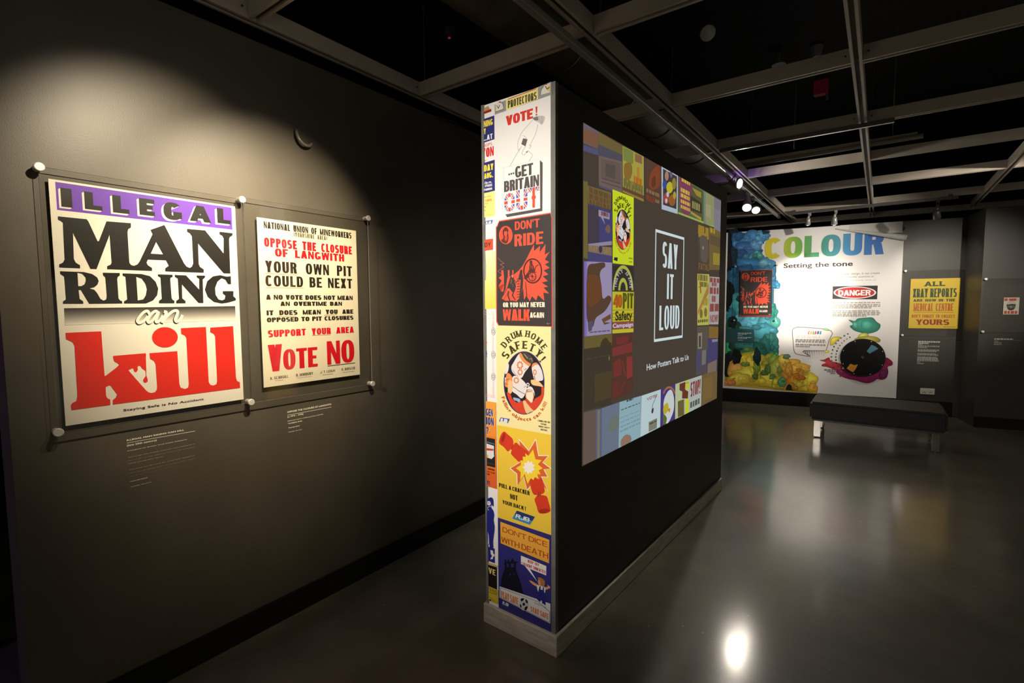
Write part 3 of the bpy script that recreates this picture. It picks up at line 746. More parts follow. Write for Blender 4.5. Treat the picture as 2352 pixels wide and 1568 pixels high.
A = Art(WALL_L, .018)
A.crop(50, 350, 4.238)
a0 = A.at(243, 262); a1 = A.crop(50, 680, 4.238).at(2141, 998)
A.slab(a0[0], a1[1], a1[0], a0[1], .004, (240, 236, 226))
A.crop(50, 350, 4.238)
A.rect((330, 565), (2022, 542), (112, 66, 190))
for ch, p, q in (('I', (372, 533), (458, 362)), ('L', (600, 555), (760, 408)), ('L', (872, 588), (1022, 440)), ('E', (1130, 610), (1270, 468)), ('G', (1365, 652), (1534, 505)), ('A', (1616, 668), (1817, 540)), ('L', (1885, 690), (2008, 562))):
    kx = .46 if ch == 'I' else .40
    A.block(ch, p, q, (238, 234, 224), kx, .26, off=(-20, 13)); A.block(ch, p, q, (238, 234, 224), kx, .26, off=(-10, 7))
    A.block(ch, p, q, INK, kx, .26)
A.poly([(337, 627), (615, 655), (632, 675), (722, 868), (735, 866), (808, 675), (1045, 693), (1045, 735), (1020, 750), (1012, 780), (1030, 1075), (1048, 1098), (1075, 1105), (1108, 1092), (1130, 1062), (1255, 800), (1235, 758), (1370, 710), (1560, 1080), (1585, 1112), (1615, 1126), (1638, 1112), (1650, 1080), (1637, 820), (1618, 792), (1590, 775), (1590, 748), (1765, 762), (1945, 985), (1945, 840), (1932, 815), (1905, 800), (1905, 775), (2033, 790), (2030, 812), (2005, 828), (1998, 850), (2010, 1180), (1945, 1178), (1697, 890), (1703, 1085), (1715, 1115), (1752, 1140), (1752, 1172), (1378, 1160), (1378, 1130), (1412, 1105), (1385, 1052), (1210, 1045), (1197, 1075), (1210, 1100), (1250, 1125), (1250, 1155), (815, 1138), (815, 1108), (848, 1095), (858, 1075), (838, 805), (712, 1137), (652, 1135), (483, 785), (492, 1040), (510, 1075), (552, 1100), (552, 1130), (350, 1122), (350, 1092), (385, 1075), (402, 1045), (385, 690), (362, 672), (337, 660)], INK, [[(1290, 875), (1358, 995), (1238, 987)]])
A.poly([(357, 1158), (590, 1166), (670, 1185), (718, 1218), (733, 1253), (720, 1288), (690, 1312), (645, 1325), (690, 1337), (718, 1370), (750, 1425), (780, 1442), (805, 1430), (811, 1400), (797, 1218), (775, 1198), (772, 1172), (937, 1175), (937, 1200), (918, 1212), (912, 1235), (925, 1420), (940, 1440), (960, 1448), (962, 1470), (640, 1473), (560, 1340), (538, 1340), (548, 1425), (583, 1450), (583, 1473), (387, 1473), (387, 1450), (415, 1430), (398, 1210), (360, 1185)], INK, [[(527, 1172), (575, 1185), (605, 1220), (608, 1250), (595, 1285), (565, 1302), (535, 1302)]])
A.poly([(965, 1178), (1150, 1185), (1230, 1205), (1285, 1260), (1310, 1325), (1300, 1390), (1260, 1440), (1190, 1470), (978, 1470), (978, 1450), (1010, 1430), (992, 1212), (965, 1200)], INK, [[(1097, 1212), (1150, 1230), (1185, 1280), (1200, 1330), (1190, 1390), (1165, 1430), (1112, 1440)]])
A.poly([(1307, 1187), (1450, 1192), (1450, 1212), (1430, 1222), (1427, 1240), (1440, 1415), (1450, 1435), (1467, 1442), (1467, 1468), (1318, 1468), (1318, 1443), (1345, 1425), (1332, 1218), (1307, 1205)], INK)
A.poly([(1470, 1193), (1580, 1198), (1708, 1335), (1708, 1232), (1683, 1215), (1683, 1198), (1765, 1200), (1763, 1220), (1742, 1237), (1748, 1465), (1702, 1465), (1540, 1285), (1543, 1420), (1575, 1445), (1575, 1468), (1485, 1468), (1485, 1445), (1512, 1425), (1500, 1230), (1472, 1212)], INK)
A.poly([(2015, 1205), (2017, 1283), (1988, 1283), (1962, 1240), (1925, 1225), (1885, 1258), (1862, 1320), (1867, 1385), (1895, 1430), (1930, 1440), (1955, 1428), (1962, 1393), (1937, 1375), (1937, 1350), (2040, 1350), (2040, 1400), (2063, 1420), (2063, 1440), (1985, 1462), (1925, 1470), (1850, 1455), (1790, 1405), (1763, 1335), (1785, 1255), (1840, 1208), (1910, 1195), (1975, 1210)], INK)
A.crop(50, 680, 4.238)
A.vgrad([(397, 117), (2058, 97), (2062, 235), (408, 280)], (48, 44, 42), (236, 232, 222), 10)
CAN = [[(1222, 168), (1205, 145), (1168, 158), (1122, 208), (1108, 240), (1128, 258), (1165, 243), (1205, 200)],
       [(1310, 160), (1282, 146), (1236, 180), (1208, 228), (1220, 254), (1254, 235), (1312, 158), (1292, 215), (1292, 248), (1320, 240), (1352, 195)],
       [(1372, 150), (1388, 160), (1366, 210), (1350, 252)],
       [(1354, 240), (1400, 190), (1452, 148), (1490, 142), (1498, 165), (1476, 222), (1490, 246), (1518, 228), (1542, 190)]]
for c in CAN: A.line([(x - 8, y + 8) for x, y in spline(c, False, 4)], 30, INK)
for c in CAN: A.line(spline(c, False, 4), 27, (240, 236, 226))
RED = (226, 40, 22)
A.poly([(412, 355), (757, 340), (790, 772), (800, 770), (905, 690), (930, 665), (918, 648), (885, 632), (875, 605), (872, 578), (1185, 552), (1192, 562), (1190, 600), (1196, 770), (1208, 805), (1208, 825), (1190, 838), (1168, 830), (1163, 812), (1172, 795), (1190, 770), (1187, 722), (1150, 695), (1138, 675), (1122, 672), (1110, 685), (1112, 715), (1098, 734), (1078, 730), (1070, 700), (1055, 698), (1020, 717), (1190, 910), (1215, 930), (1245, 937), (1280, 928), (1298, 900), (1300, 870), (1285, 660), (1270, 627), (1232, 605), (1225, 552), (1495, 532), (1515, 850), (1528, 885), (1570, 898), (1600, 885), (1607, 850), (1583, 405), (1568, 380), (1533, 365), (1530, 310), (1773, 298), (1800, 830), (1815, 858), (1845, 865), (1875, 852), (1882, 820), (1862, 390), (1848, 365), (1815, 350), (1815, 305), (2037, 290), (2065, 790), (2075, 820), (2102, 835), (2105, 888), (870, 1048), (870, 1005), (895, 985), (912, 950), (850, 868), (835, 862), (800, 880), (805, 970), (820, 990), (845, 1000), (845, 1052), (470, 1102), (463, 1060), (475, 1035), (515, 1015), (527, 965), (498, 480), (480, 445), (415, 415)], RED)
A.ell((1375, 398), 125, 98, RED)
A.type('Staying Safe is No Accident', (972, 1115), (1752, 985), (40, 36, 34), .012)
tag(A.build('safety_poster', M_PRINT), 'large white poster with purple band, black serif capitals and red word kill', 'poster')

# cream notice
N = Art(WALL_L, .018)
CRM = (240, 231, 206)
N.crop(530, 440, 6.534); a0 = N.at(358, 388); a1 = N.crop(530, 660, 5.809).at(1697, 1157)
N.slab(a0[0], a1[1], a1[0], a0[1], .003, CRM)
N.crop(530, 440, 6.534)
BK = (42, 36, 30); RD = (214, 24, 40); UL = (150, 118, 50)
N.block('NATIONAL UNION OF MINEWORKERS', (465, 552), (1778, 622), BK, .312, .19, .10, .62)
N.block('(YORKSHIRE AREA)', (915, 680), (1412, 672), (92, 76, 44), .195, .14, .13, .62)
N.block('OPPOSE THE CLOSURE', (472, 828), (1785, 828), RD, .351, .21, .13, .75)
N.block('OF LANGWITH', (635, 975), (1668, 945), RD, .338, .21, .13, .80)
N.block('YOUR OWN PIT', (490, 1210), (1785, 1125), BK, .260, .16, .13, .75)
N.block('COULD BE NEXT', (493, 1420), (1788, 1312), BK, .260, .17, .13, .55)
N.line([(485, 1230), (970, 1250)], 7, UL); N.line([(495, 1441), (1060, 1450)], 7, UL)
N.crop(530, 660, 5.809)
N.block('A NO VOTE DOES NOT MEAN', (445, 163), (1598, 112), BK, .468, .26, .10, .55)
N.block('AN OVERTIME BAN', (635, 248), (1455, 190), BK, .468, .26, .10, .8)
N.block('IT DOES MEAN YOU ARE', (452, 372), (1605, 292), BK, .442, .25, .10, 1.1)
N.block('OPPOSED TO PIT CLOSURES', (455, 465), (1607, 375), BK, .442, .25, .08, .6)
N.line([(610, 385), (838, 382)], 6, UL); N.line([(1217, 370), (1387, 364)], 6, UL)
N.block('SUPPORT YOUR AREA', (470, 665), (1612, 520), RD, .338, .19, .10, .85)
N.line([(1058, 640), (1300, 628)], 6, UL)
N.block('V', (480, 1124), (655, 752), RD, .267, .15)
N.block('OTE', (677, 1100), (1125, 790), RD, .260, .15, .05)
N.block('NO', (1262, 1030), (1615, 692), RD, .260, .15, .06)
N.line([(1265, 1045), (1627, 1003)], 9, BK)
N.block('A. SCARGILL', (497, 1228), (740, 1162), (70, 60, 42), .208, .14, .12, .35); N.type('President', (570, 1245), (672, 1222), (90, 75, 45), .013)
N.block('R. HORBURY', (845, 1186), (1068, 1122), (70, 60, 42), .208, .14, .12, .35); N.type('Financial Secretary', (857, 1208), (1058, 1175), (90, 75, 45), .013)
N.block('J. T. LEIGH', (1165, 1143), (1360, 1087), (70, 60, 42), .208, .14, .12, .35); N.type('Vice-President', (1197, 1168), (1335, 1140), (90, 75, 45), .013)
N.block('O. BRISCOE', (1450, 1108), (1632, 1052), (70, 60, 42), .208, .14, .12, .35); N.type('General Secretary', (1465, 1135), (1622, 1105), (90, 75, 45), .013)
tag(N.build('printed_notice', M_PRINT), 'cream letterpress notice in black and red capitals, ending VOTE NO', 'poster')

# captions on the left wall
Cn = Art(WALL_L, .0006).crop(270, 920, 4.438)
CW = (236, 231, 216)
Cn.type('ILLEGAL MAN RIDING CAN KILL', (93, 410), (678, 290), CW, .034); Cn.line([(97, 430), (788, 309)], 4, CW)
for t, p, q in (('(late 20th century)', (95, 465), (398, 392)), ('Designed by British Coal Public Relations', (100, 515), (708, 390)), ('Although this poster appears very simplistic in', (105, 580), (790, 437)), ('its design, it still delivers a powerful message', (107, 612), (782, 472)), ('using typography alone.', (108, 645), (470, 565)), ('The bold use of red in the word "kill" combined', (115, 707), (780, 557)), ('with the dripping letter "k" make a clear visual', (117, 742), (782, 590)), ('link with loss of blood and death.', (118, 773), (610, 660)), ('Typography', (122, 828), (308, 777)), ('YKSMM: 2017.816', (128, 878), (343, 830))):
    Cn.type(t, p, q, CW, .026)
tag(Cn.build('wall_caption', M_VINYL), 'long white caption lettered on the dark wall under the purple and red poster', 'caption')
Cn = Art(WALL_L, .0006).crop(270, 920, 4.438)
Cn.type('OPPOSE THE CLOSURE OF LANGWITH', (1730, 125), (2178, 27), CW, .034); Cn.line([(1733, 147), (2178, 64)], 4, CW)
for t, p, q in (('(c.1974 - 1978)', (1732, 172), (1893, 127)), ('National Union of Mineworkers (NUM),', (1733, 212), (2097, 132)), ('Yorkshire Area', (1735, 240), (1880, 197)), ('Typography', (1738, 282), (1857, 247)), ('YKSMM: 2017.001', (1740, 325), (1878, 289))):
    Cn.type(t, p, q, CW, .026)
tag(Cn.build('wall_caption', M_VINYL), 'short white caption lettered on the wall under the cream notice', 'caption')

# ------------------------------------------------------------------ partition end: printed facing
P = Art(FRONT, .0008); P.KF = 1.22
a = P.crop(0, 0, 1).at(1113.0, 300); b = P.at(1265.5, 800)
P.slab(a[0], .093, b[0], HP - .004, .0008, (236, 236, 238))
WHT = (236, 236, 238)
# head strip
P.crop(1090, 170, 4.752).base(1)
P.poly([(220, 335), (838, 84), (838, 228), (222, 445)], (150, 155, 160))
P.poly([(343, 287), (692, 146), (694, 272), (346, 402)], (240, 226, 150)); P.line([(368, 275), (675, 160)], 9, (205, 100, 40))
P.block('PROTECTORS', (365, 375), (678, 193), (70, 70, 30), .18, .14, .08)
P.poly([(230, 325), (282, 300), (308, 325), (322, 382), (232, 412)], (225, 225, 220)); P.line([(282, 300), (308, 325), (322, 382), (232, 412)], 5, (70, 70, 70)); P.poly([(232, 350), (250, 385), (233, 408)], (232, 210, 110)); P.line([(245, 345), (262, 375), (275, 340)], 7, (60, 60, 60)); P.poly([(258, 305), (290, 298), (285, 318)], (190, 40, 80))
P.poly([(720, 230), (727, 178), (760, 125), (828, 96), (826, 200)], (225, 225, 220)); P.line([(720, 230), (727, 178), (760, 125)], 5, (70, 70, 70)); P.poly([(790, 175), (826, 98), (826, 196)], (228, 205, 100)); P.line([(775, 135), (795, 165), (818, 145)], 9, (60, 60, 60)); P.poly([(755, 122), (802, 100), (790, 118)], (190, 40, 80))
# narrow column, top
P.base(1)
P.poly([(104, 372), (150, 348), (168, 380), (175, 398), (105, 425)], (190, 150, 100)); P.poly([(104, 412), (184, 380), (186, 408), (104, 438)], (150, 35, 40))
NAVY = (45, 48, 120); YEL = (240, 222, 70)
P.poly([(101, 492), (217, 452), (219, 712), (103, 750)], NAVY)
P.block('NING', (103, 582), (200, 485), YEL, .26, .2, .08); P.block('Y', (103, 660), (124, 592), YEL, .3, .2); P.block('..AT', (106, 730), (198, 648), WHT, .22, .18, .1)
P.block('HOPS', (108, 800), (192, 744), (205, 60, 55), .14, .13, .2); P.block("'ON", (104, 915), (210, 785), (214, 36, 36), .22, .15, .07); P.line([(108, 950), (128, 940)], 5, (205, 60, 55))
P.poly([(104, 970), (221, 935), (224, 1273), (106, 1300)], NAVY)
P.block('DAY', (106, 1066), (207, 973), YEL, .26, .2, .07); P.block('AUG.', (107, 1146), (203, 1066), YEL, .26, .2, .07)
P.type('.0p.m.', (107, 1202), (190, 1160), WHT, .025); P.block('FREE', (116, 1236), (195, 1196), WHT, .28, .2, .1); P.block('PARKING', (106, 1277), (195, 1236), WHT, .28, .2, .1)
a_ = P.at(106, 1300); b_ = P.crop(1090, 480, 5.6).at(264, 88); c_ = P.at(130, 108)
P.local([(a_[0], c_[1]), (b_[0], c_[1]), (b_[0], a_[1]), (a_[0], a_[1])], (250, 232, 140))
P.crop(1090, 170, 4.752)
for i, (t, p, q) in enumerate((('ECTION', (108, 1350), (183, 1325)), ('SCHOOL', (118, 1396), (190, 1358)), ('TO', (112, 1425), (150, 1405)), ('OF', (110, 1460), (130, 1440)), ('S', (110, 1500), (124, 1480)))): P.block(t, p, q, (215, 125, 60), .24, .18, .1)
P.words((112, 1545), (190, 1530), (200, 150, 70), 3, 5)
# narrow column, middle
P.crop(1090, 480, 5.6)
def rjb(bl, tl, tr, br, c1, c2, t0, t1, wt=.03):
    P.poly([bl, tl, tr, br], c1)
    m = lambda a, b: ((a[0] + b[0]) / 2, (a[1] + b[1]) / 2)
    P.poly([bl, m(bl, tl), m(br, tr), br], c2)
    P.block('RJB', t0, t1, WHT, .26, .18, .06, slant=.22)
rjb((133, 203), (148, 153), (238, 140), (225, 187), (70, 90, 170), (95, 120, 195), (146, 196), (214, 152))
P.poly([(130, 395), (240, 381), (240, 522), (132, 536)], (214, 80, 58)); P.block('DY', (133, 490), (212, 426), (60, 25, 25), .17, .14, .12)
P.vgrad([(132, 545), (278, 530), (278, 1280), (138, 1285)], (244, 238, 200), (238, 214, 90), 6)
P.poly([(132, 550), (145, 548), (152, 720), (150, 915), (136, 918)], (150, 150, 155))
PK = (238, 205, 195)
for dx in (0, 14): P.line([(140, 1322 + dx * 2), (252, 1318 + dx * 2)], 4, PK); P.line([(235 + dx, 1318), (240 + dx, 1568)], 4, PK)
P.crop(1090, 740, 6.029)
for dx in (0, 14): P.line([(250 + dx, 0), (256 + dx, 1040)], 4, PK); P.line([(163, 1000 + dx * 1.6), (285, 1020 + dx * 1.6)], 4, (230, 150, 130))
for y in (125, 445, 750):
    P.ell((263, y), 30, 50, (225, 220, 220)); P.oval((263, y), 30, 50, 4, 6, (130, 130, 150)); P.blob([(245, y - 15), (270, y - 28), (280, y + 12), (255, y + 30)], (165, 160, 170)); P.ell((262, y), 9, 14, (225, 220, 220))
P.poly([(158, 285), (166, 235), (176, 288)], (200, 60, 50)); P.block('S', (158, 445), (178, 395), (60, 80, 160), .3, .2); P.block('S', (158, 480), (176, 455), (60, 80, 160), .3, .2)
# narrow column, orange
a_ = P.at(162, 1088); b_ = P.at(303, 1102); d_ = P.crop(1090, 970, 6.271).at(326, 956)
P.k += 1
for i in range(5):
    v0 = a_[1] + (d_[1] - a_[1]) * i / 5; v1 = a_[1] + (d_[1] - a_[1]) * (i + 1) / 5; t = i / 4
    P.local([(a_[0], v0), (b_[0], v0), (b_[0], v1), (a_[0], v1)], (238 - 20 * t, 160 - 62 * t, 62 - 22 * t), step=False)
P.crop(1090, 740, 6.029)
for t, p, q in (('GEN', (164, 1290), (258, 1205)), ('ION', (166, 1412), (270, 1325)), ('?', (168, 1535), (200, 1450))):
    P.block(t, p, q, WHT, .36, .26, .06, off=(4, 3)); P.block(t, p, q, (45, 45, 110), .27, .2, .07)
P.crop(1090, 970, 6.271)
P.poly([(178, 212), (300, 238), (302, 648), (183, 620)], (38, 36, 36))
P.poly([(178, 268), (290, 302), (292, 318), (178, 285)], (90, 110, 150)); P.poly([(178, 300), (284, 335), (292, 480), (250, 525), (182, 498)], (222, 222, 222)); P.poly([(180, 365), (275, 380), (278, 405), (180, 400)], (190, 60, 60)); P.poly([(280, 370), (294, 372), (294, 470), (284, 480)], (60, 90, 130)); P.poly([(183, 455), (205, 470), (202, 510), (184, 505)], (190, 190, 90)); P.poly([(183, 575), (300, 600), (300, 608), (183, 583)], (70, 68, 68))
for t, p, q in (('SHOWN', (190, 672), (294, 672)), ('RE THE', (186, 712), (296, 722)), ('NK', (186, 748), (228, 738))): P.block(t, p, q, (70, 28, 20), .28, .2, .08)
P.block('Y!', (186, 896), (226, 842), (70, 40, 110), .22, .17, .2)
# narrow column, blue figure on white
BLU = (38, 40, 130)
P.blob([(188, 1140), (205, 1092), (240, 1074), (268, 1092), (278, 1140), (276, 1205), (252, 1182), (250, 1230), (272, 1262), (288, 1330), (280, 1400), (294, 1500), (285, 1600), (260, 1720), (188, 1700)], BLU)
P.blob([(190, 1135), (225, 1130), (240, 1165), (225, 1190), (192, 1180)], (215, 215, 225)); P.line([(192, 1150), (215, 1155)], 6, BLU); P.line([(195, 1225), (215, 1205), (240, 1205), (255, 1225)], 9, (205, 205, 225)); P.line([(195, 1240), (210, 1260)], 7, (205, 205, 225))
P.crop(1090, 1190, 4.752)
P.poly([(145, 0), (210, 0), (222, 120), (203, 150), (208, 320), (170, 318), (160, 180), (146, 150)], BLU); P.poly([(150, 140), (160, 190), (165, 280), (150, 275)], (200, 200, 220))
P.poly([(151, 305), (222, 327), (224, 487), (154, 460)], BLU)
P.poly([(178, 342), (205, 350), (210, 385), (222, 390), (222, 412), (208, 415), (205, 440), (180, 445), (182, 425), (192, 420), (192, 395), (182, 390)], WHT)
P.poly([(153, 478), (256, 512), (256, 534), (154, 500)], (210, 180, 110)); P.poly([(154, 502), (248, 532), (248, 775), (157, 735)], (26, 24, 22)); P.block('VE', (158, 592), (234, 562), (238, 216, 120), .22, .17, .12)
P.poly([(157, 737), (260, 780), (262, 932), (160, 895)], (222, 196, 60)); P.block('986', (160, 782), (252, 788), (50, 45, 30), .11, .1, .3); P.line([(160, 800), (250, 830)], 5, (50, 45, 30)); P.line(spline([(165, 850), (200, 880), (250, 925)], False, 4), 3, (120, 100, 40)); P.poly([(165, 880), (178, 878), (190, 898), (165, 893)], (40, 36, 24))

# main column: vote poster
P.crop(1090, 170, 4.752).base(1)
P.block('VOTE', (345, 568), (640, 372), (214, 58, 48), .31, .22, .03, slant=-.02); P.block('!', (668, 456), (690, 352), (214, 58, 48), .2, .2)
GR = (135, 132, 132)
for c in ([(635, 500), (575, 570), (515, 640), (490, 700), (474, 745), (478, 830), (492, 818)], [(692, 552), (680, 610), (660, 670), (622, 745), (602, 790)], [(560, 790), (532, 830), (520, 868), (540, 885), (565, 858), (585, 840)], [(515, 788), (450, 895), (388, 1005)], [(588, 838), (632, 885), (612, 925), (597, 952)], [(600, 775), (618, 780), (610, 805), (595, 808)], [(530, 670), (560, 690), (570, 720)]): P.line(spline(c, False, 4), 3.2, GR)
P.poly([(532, 702), (580, 712), (558, 790), (512, 765)], (98, 95, 95)); P.poly([(560, 850), (585, 838), (575, 862)], (110, 108, 108))
P.blob([(632, 490), (660, 465), (720, 455), (765, 462), (768, 490), (738, 552), (700, 530)], (198, 196, 198)); P.poly([(635, 482), (690, 462), (700, 505), (660, 508)], (120, 117, 117)); P.line([(700, 470), (738, 545)], 4, GR); P.line([(735, 462), (745, 535)], 4, GR)
P.line([(317, 1025), (712, 925)], 2.5, (205, 205, 208)); P.line([(317, 1025), (325, 1520)], 2.5, (215, 215, 218))
DKG = (82, 78, 78)
P.poly([(715, 940), (745, 968), (742, 1494), (718, 1466)], DKG); P.poly([(338, 1532), (718, 1466), (742, 1494), (357, 1562)], DKG)
for c in ((380, 1096), (403, 1089), (426, 1083)): P.ell(c, 9, 11, DKG, 12)
P.block('GET', (445, 1135), (640, 968), DKG, .22, .165, .05); P.block('BRITAIN', (325, 1290), (705, 1095), DKG, .22, .165, .05)
UB, UR = (76, 88, 190), (222, 80, 60)
def union(x, y):
    x, y = x - .5, y - .5
    if abs(y) < .085 or abs(x) < .12: return UR
    if abs(y) < .135 or abs(x) < .18: return WHT
    d = min(abs(y - x), abs(y + x))
    return UR if d < .055 else WHT if d < .12 else UB
P.flagged('O', (328, 1508), (440, 1290), union, .235, .20); P.flagged('U', (458, 1490), (578, 1252), union, .235, .20); P.flagged('T', (588, 1466), (708, 1225), union, .25, .21)

# main column: dark poster with the red burst
def dont_ride(P, H, frame=True):
    """Black poster with red border; H maps the master drawing to crop points."""
    RR = (226, 84, 62); DK = (58, 52, 54); W2 = (236, 226, 206)
    S = lambda pts: [H(*p) for p in pts]
    if frame:
        P.poly(S([(275, 230), (290, 215), (305, 178), (318, 150), (978, 45), (985, 75), (998, 100), (1008, 1527), (312, 1508), (280, 1450)]), RR)
    P.poly(S([(284, 240), (300, 220), (310, 185), (322, 163), (975, 60), (985, 96), (990, 110), (996, 1508), (318, 1495), (290, 1440)]), DK)
    P.poly(S([(403 + 88 * math.cos(a), 335 + 118 * math.sin(a)) for a in [i * math.pi / 14 for i in range(28)]]), RR)
    P.blob(S([(370, 265), (402, 232), (440, 270), (432, 300), (440, 360), (425, 430), (385, 440), (345, 405), (372, 370), (362, 300)]), (95, 45, 40)); P.blob(S([(385, 290), (420, 292), (415, 345), (385, 340)]), RR); P.blob(S([(395, 350), (425, 355), (410, 410), (390, 395)]), (190, 70, 55))
    P.block("DON'T", H(520, 272), H(838, 120), RR, .20, .16, .07); P.block('RIDE', H(515, 482), H(886, 285), RR, .24, .17, .10)
    P.poly(S([(765, 455), (768, 540), (845, 470), (840, 555), (915, 450), (905, 585), (968, 550), (905, 650), (962, 680), (905, 712), (968, 755), (890, 790), (952, 840), (880, 865), (945, 925), (865, 945), (950, 998), (890, 1010), (962, 1085), (888, 1075), (900, 1180), (818, 1105), (795, 1175), (740, 1120), (712, 1185), (680, 1130), (672, 1100), (640, 1170), (625, 1010), (575, 1150), (540, 1185), (410, 1185), (350, 1150), (400, 1030), (425, 880), (500, 850), (570, 790), (620, 730), (660, 660), (725, 530)]), RR)
    for a in ([(345, 788), (372, 785), (380, 860), (380, 1000), (372, 1060), (345, 1062), (385, 960), (310, 990), (352, 920), (312, 882), (350, 855)], [(430, 785), (452, 783), (452, 870), (432, 900)], [(487, 785), (503, 783), (505, 850), (490, 850)]): P.poly(S(a), RR)
    for z in ([(300, 630), (345, 672), (382, 698), (332, 712), (380, 745), (300, 800), (350, 835)],): P.line(S(z), 4, (190, 120, 110))
    P.blob(S([(462, 880), (480, 850), (508, 858), (508, 895), (535, 945), (532, 1035), (495, 1070), (450, 1020), (425, 1015), (440, 950)]), DK); P.blob(S([(475, 855), (492, 845), (505, 862), (490, 885)]), (210, 120, 100))
    P.poly(S([(612, 800), (628, 900), (622, 1010), (575, 1150), (590, 1000), (600, 870)]), DK); P.poly(S([(655, 930), (668, 1120), (680, 1128), (664, 940)]), DK)
    for y in range(890, 1140, 34): P.line(S([(548, y + 6), (582, y)]), 9, DK)
    P.blob(S([(585, 800), (605, 778), (618, 795), (612, 830), (592, 835)]), DK); P.blob(S([(580, 830), (612, 828), (604, 900), (572, 905)]), DK)
    P.line(S([(350, 1145), (425, 1010)]), 7, DK); P.line(S([(378, 1165), (440, 1060)]), 5, (150, 60, 50)); P.line(S([(345, 1185), (520, 1178)]), 8, DK); P.line(S([(440, 1060), (432, 1110), (455, 1170)]), 16, DK); P.line(S([(505, 1060), (490, 1110), (525, 1165)]), 14, DK); P.line(S([(470, 1070), (480, 1120)]), 8, RR); P.line(S([(522, 930), (540, 990), (528, 1050)]), 6, (226, 120, 100)); P.line(S([(478, 905), (470, 960)]), 4, (226, 120, 100)); P.line(S([(500, 960), (495, 1000)]), 4, (190, 80, 66)); P.line(S([(530, 950), (575, 900), (590, 870)]), 9, DK)
    k0 = P.k + 1
    for i in range(32):
        a, b = 2 * math.pi * i / 32, 2 * math.pi * (i + 1) / 32
        P.poly(S([(750 + 122 * math.cos(a), 795 + 163 * math.sin(a)), (750 + 122 * math.cos(b), 795 + 163 * math.sin(b)), (750 + 106 * math.cos(b), 795 + 145 * math.sin(b)), (750 + 106 * math.cos(a), 795 + 145 * math.sin(a))]), (70, 36, 36)); P.k = k0
    FG = (80, 40, 40)
    P.blob(S([(712, 690), (718, 664), (740, 664), (746, 690), (732, 706)]), FG); P.blob(S([(715, 702), (745, 705), (765, 740), (772, 790), (735, 800), (708, 770)]), FG); P.blob(S([(700, 790), (770, 790), (775, 815), (705, 815)]), FG); P.line(S([(770, 812), (790, 740), (822, 715)]), 8, FG); P.line(S([(775, 810), (800, 812)]), 7, FG); P.line(S([(730, 715), (720, 760), (700, 800)]), 9, FG)
    P.blob(S([(640, 885), (690, 812), (705, 830), (690, 880), (665, 905)]), FG)
    k1 = P.k + 1
    for i in range(20):
        a, b = 2 * math.pi * i / 20, 2 * math.pi * (i + 1) / 20
        P.poly(S([(745 + 52 * math.cos(a), 868 + 62 * math.sin(a)), (745 + 52 * math.cos(b), 868 + 62 * math.sin(b)), (745 + 42 * math.cos(b), 868 + 50 * math.sin(b)), (745 + 42 * math.cos(a), 868 + 50 * math.sin(a))]), FG); P.k = k1
    P.line(S([(705, 868), (785, 868)]), 5, FG); P.line(S([(745, 815), (745, 920)]), 5, FG); P.line(S([(718, 835), (772, 900)]), 5, FG); P.blob(S([(730, 860), (745, 848), (760, 862), (745, 880)]), FG)
    P.line(S([(722, 720), (735, 760)]), 5, RR); P.line(S([(748, 730), (755, 775)]), 4, RR)
    P.block('OR YOU MAY NEVER', H(370, 1262), H(908, 1195), W2, .24, .18, .06, .36)
    P.block('WALK', H(368, 1432), H(716, 1288), RR, .26, .2, .03); P.block('AGAIN', H(717, 1396), H(898, 1328), W2, .24, .18, .06)
    P.line(S([(930, 1478), (945, 1462), (950, 1482), (975, 1466)]), 3, (200, 190, 180))
P.crop(1090, 480, 5.6).base(1)
dont_ride(P, lambda x, y: (x, y))

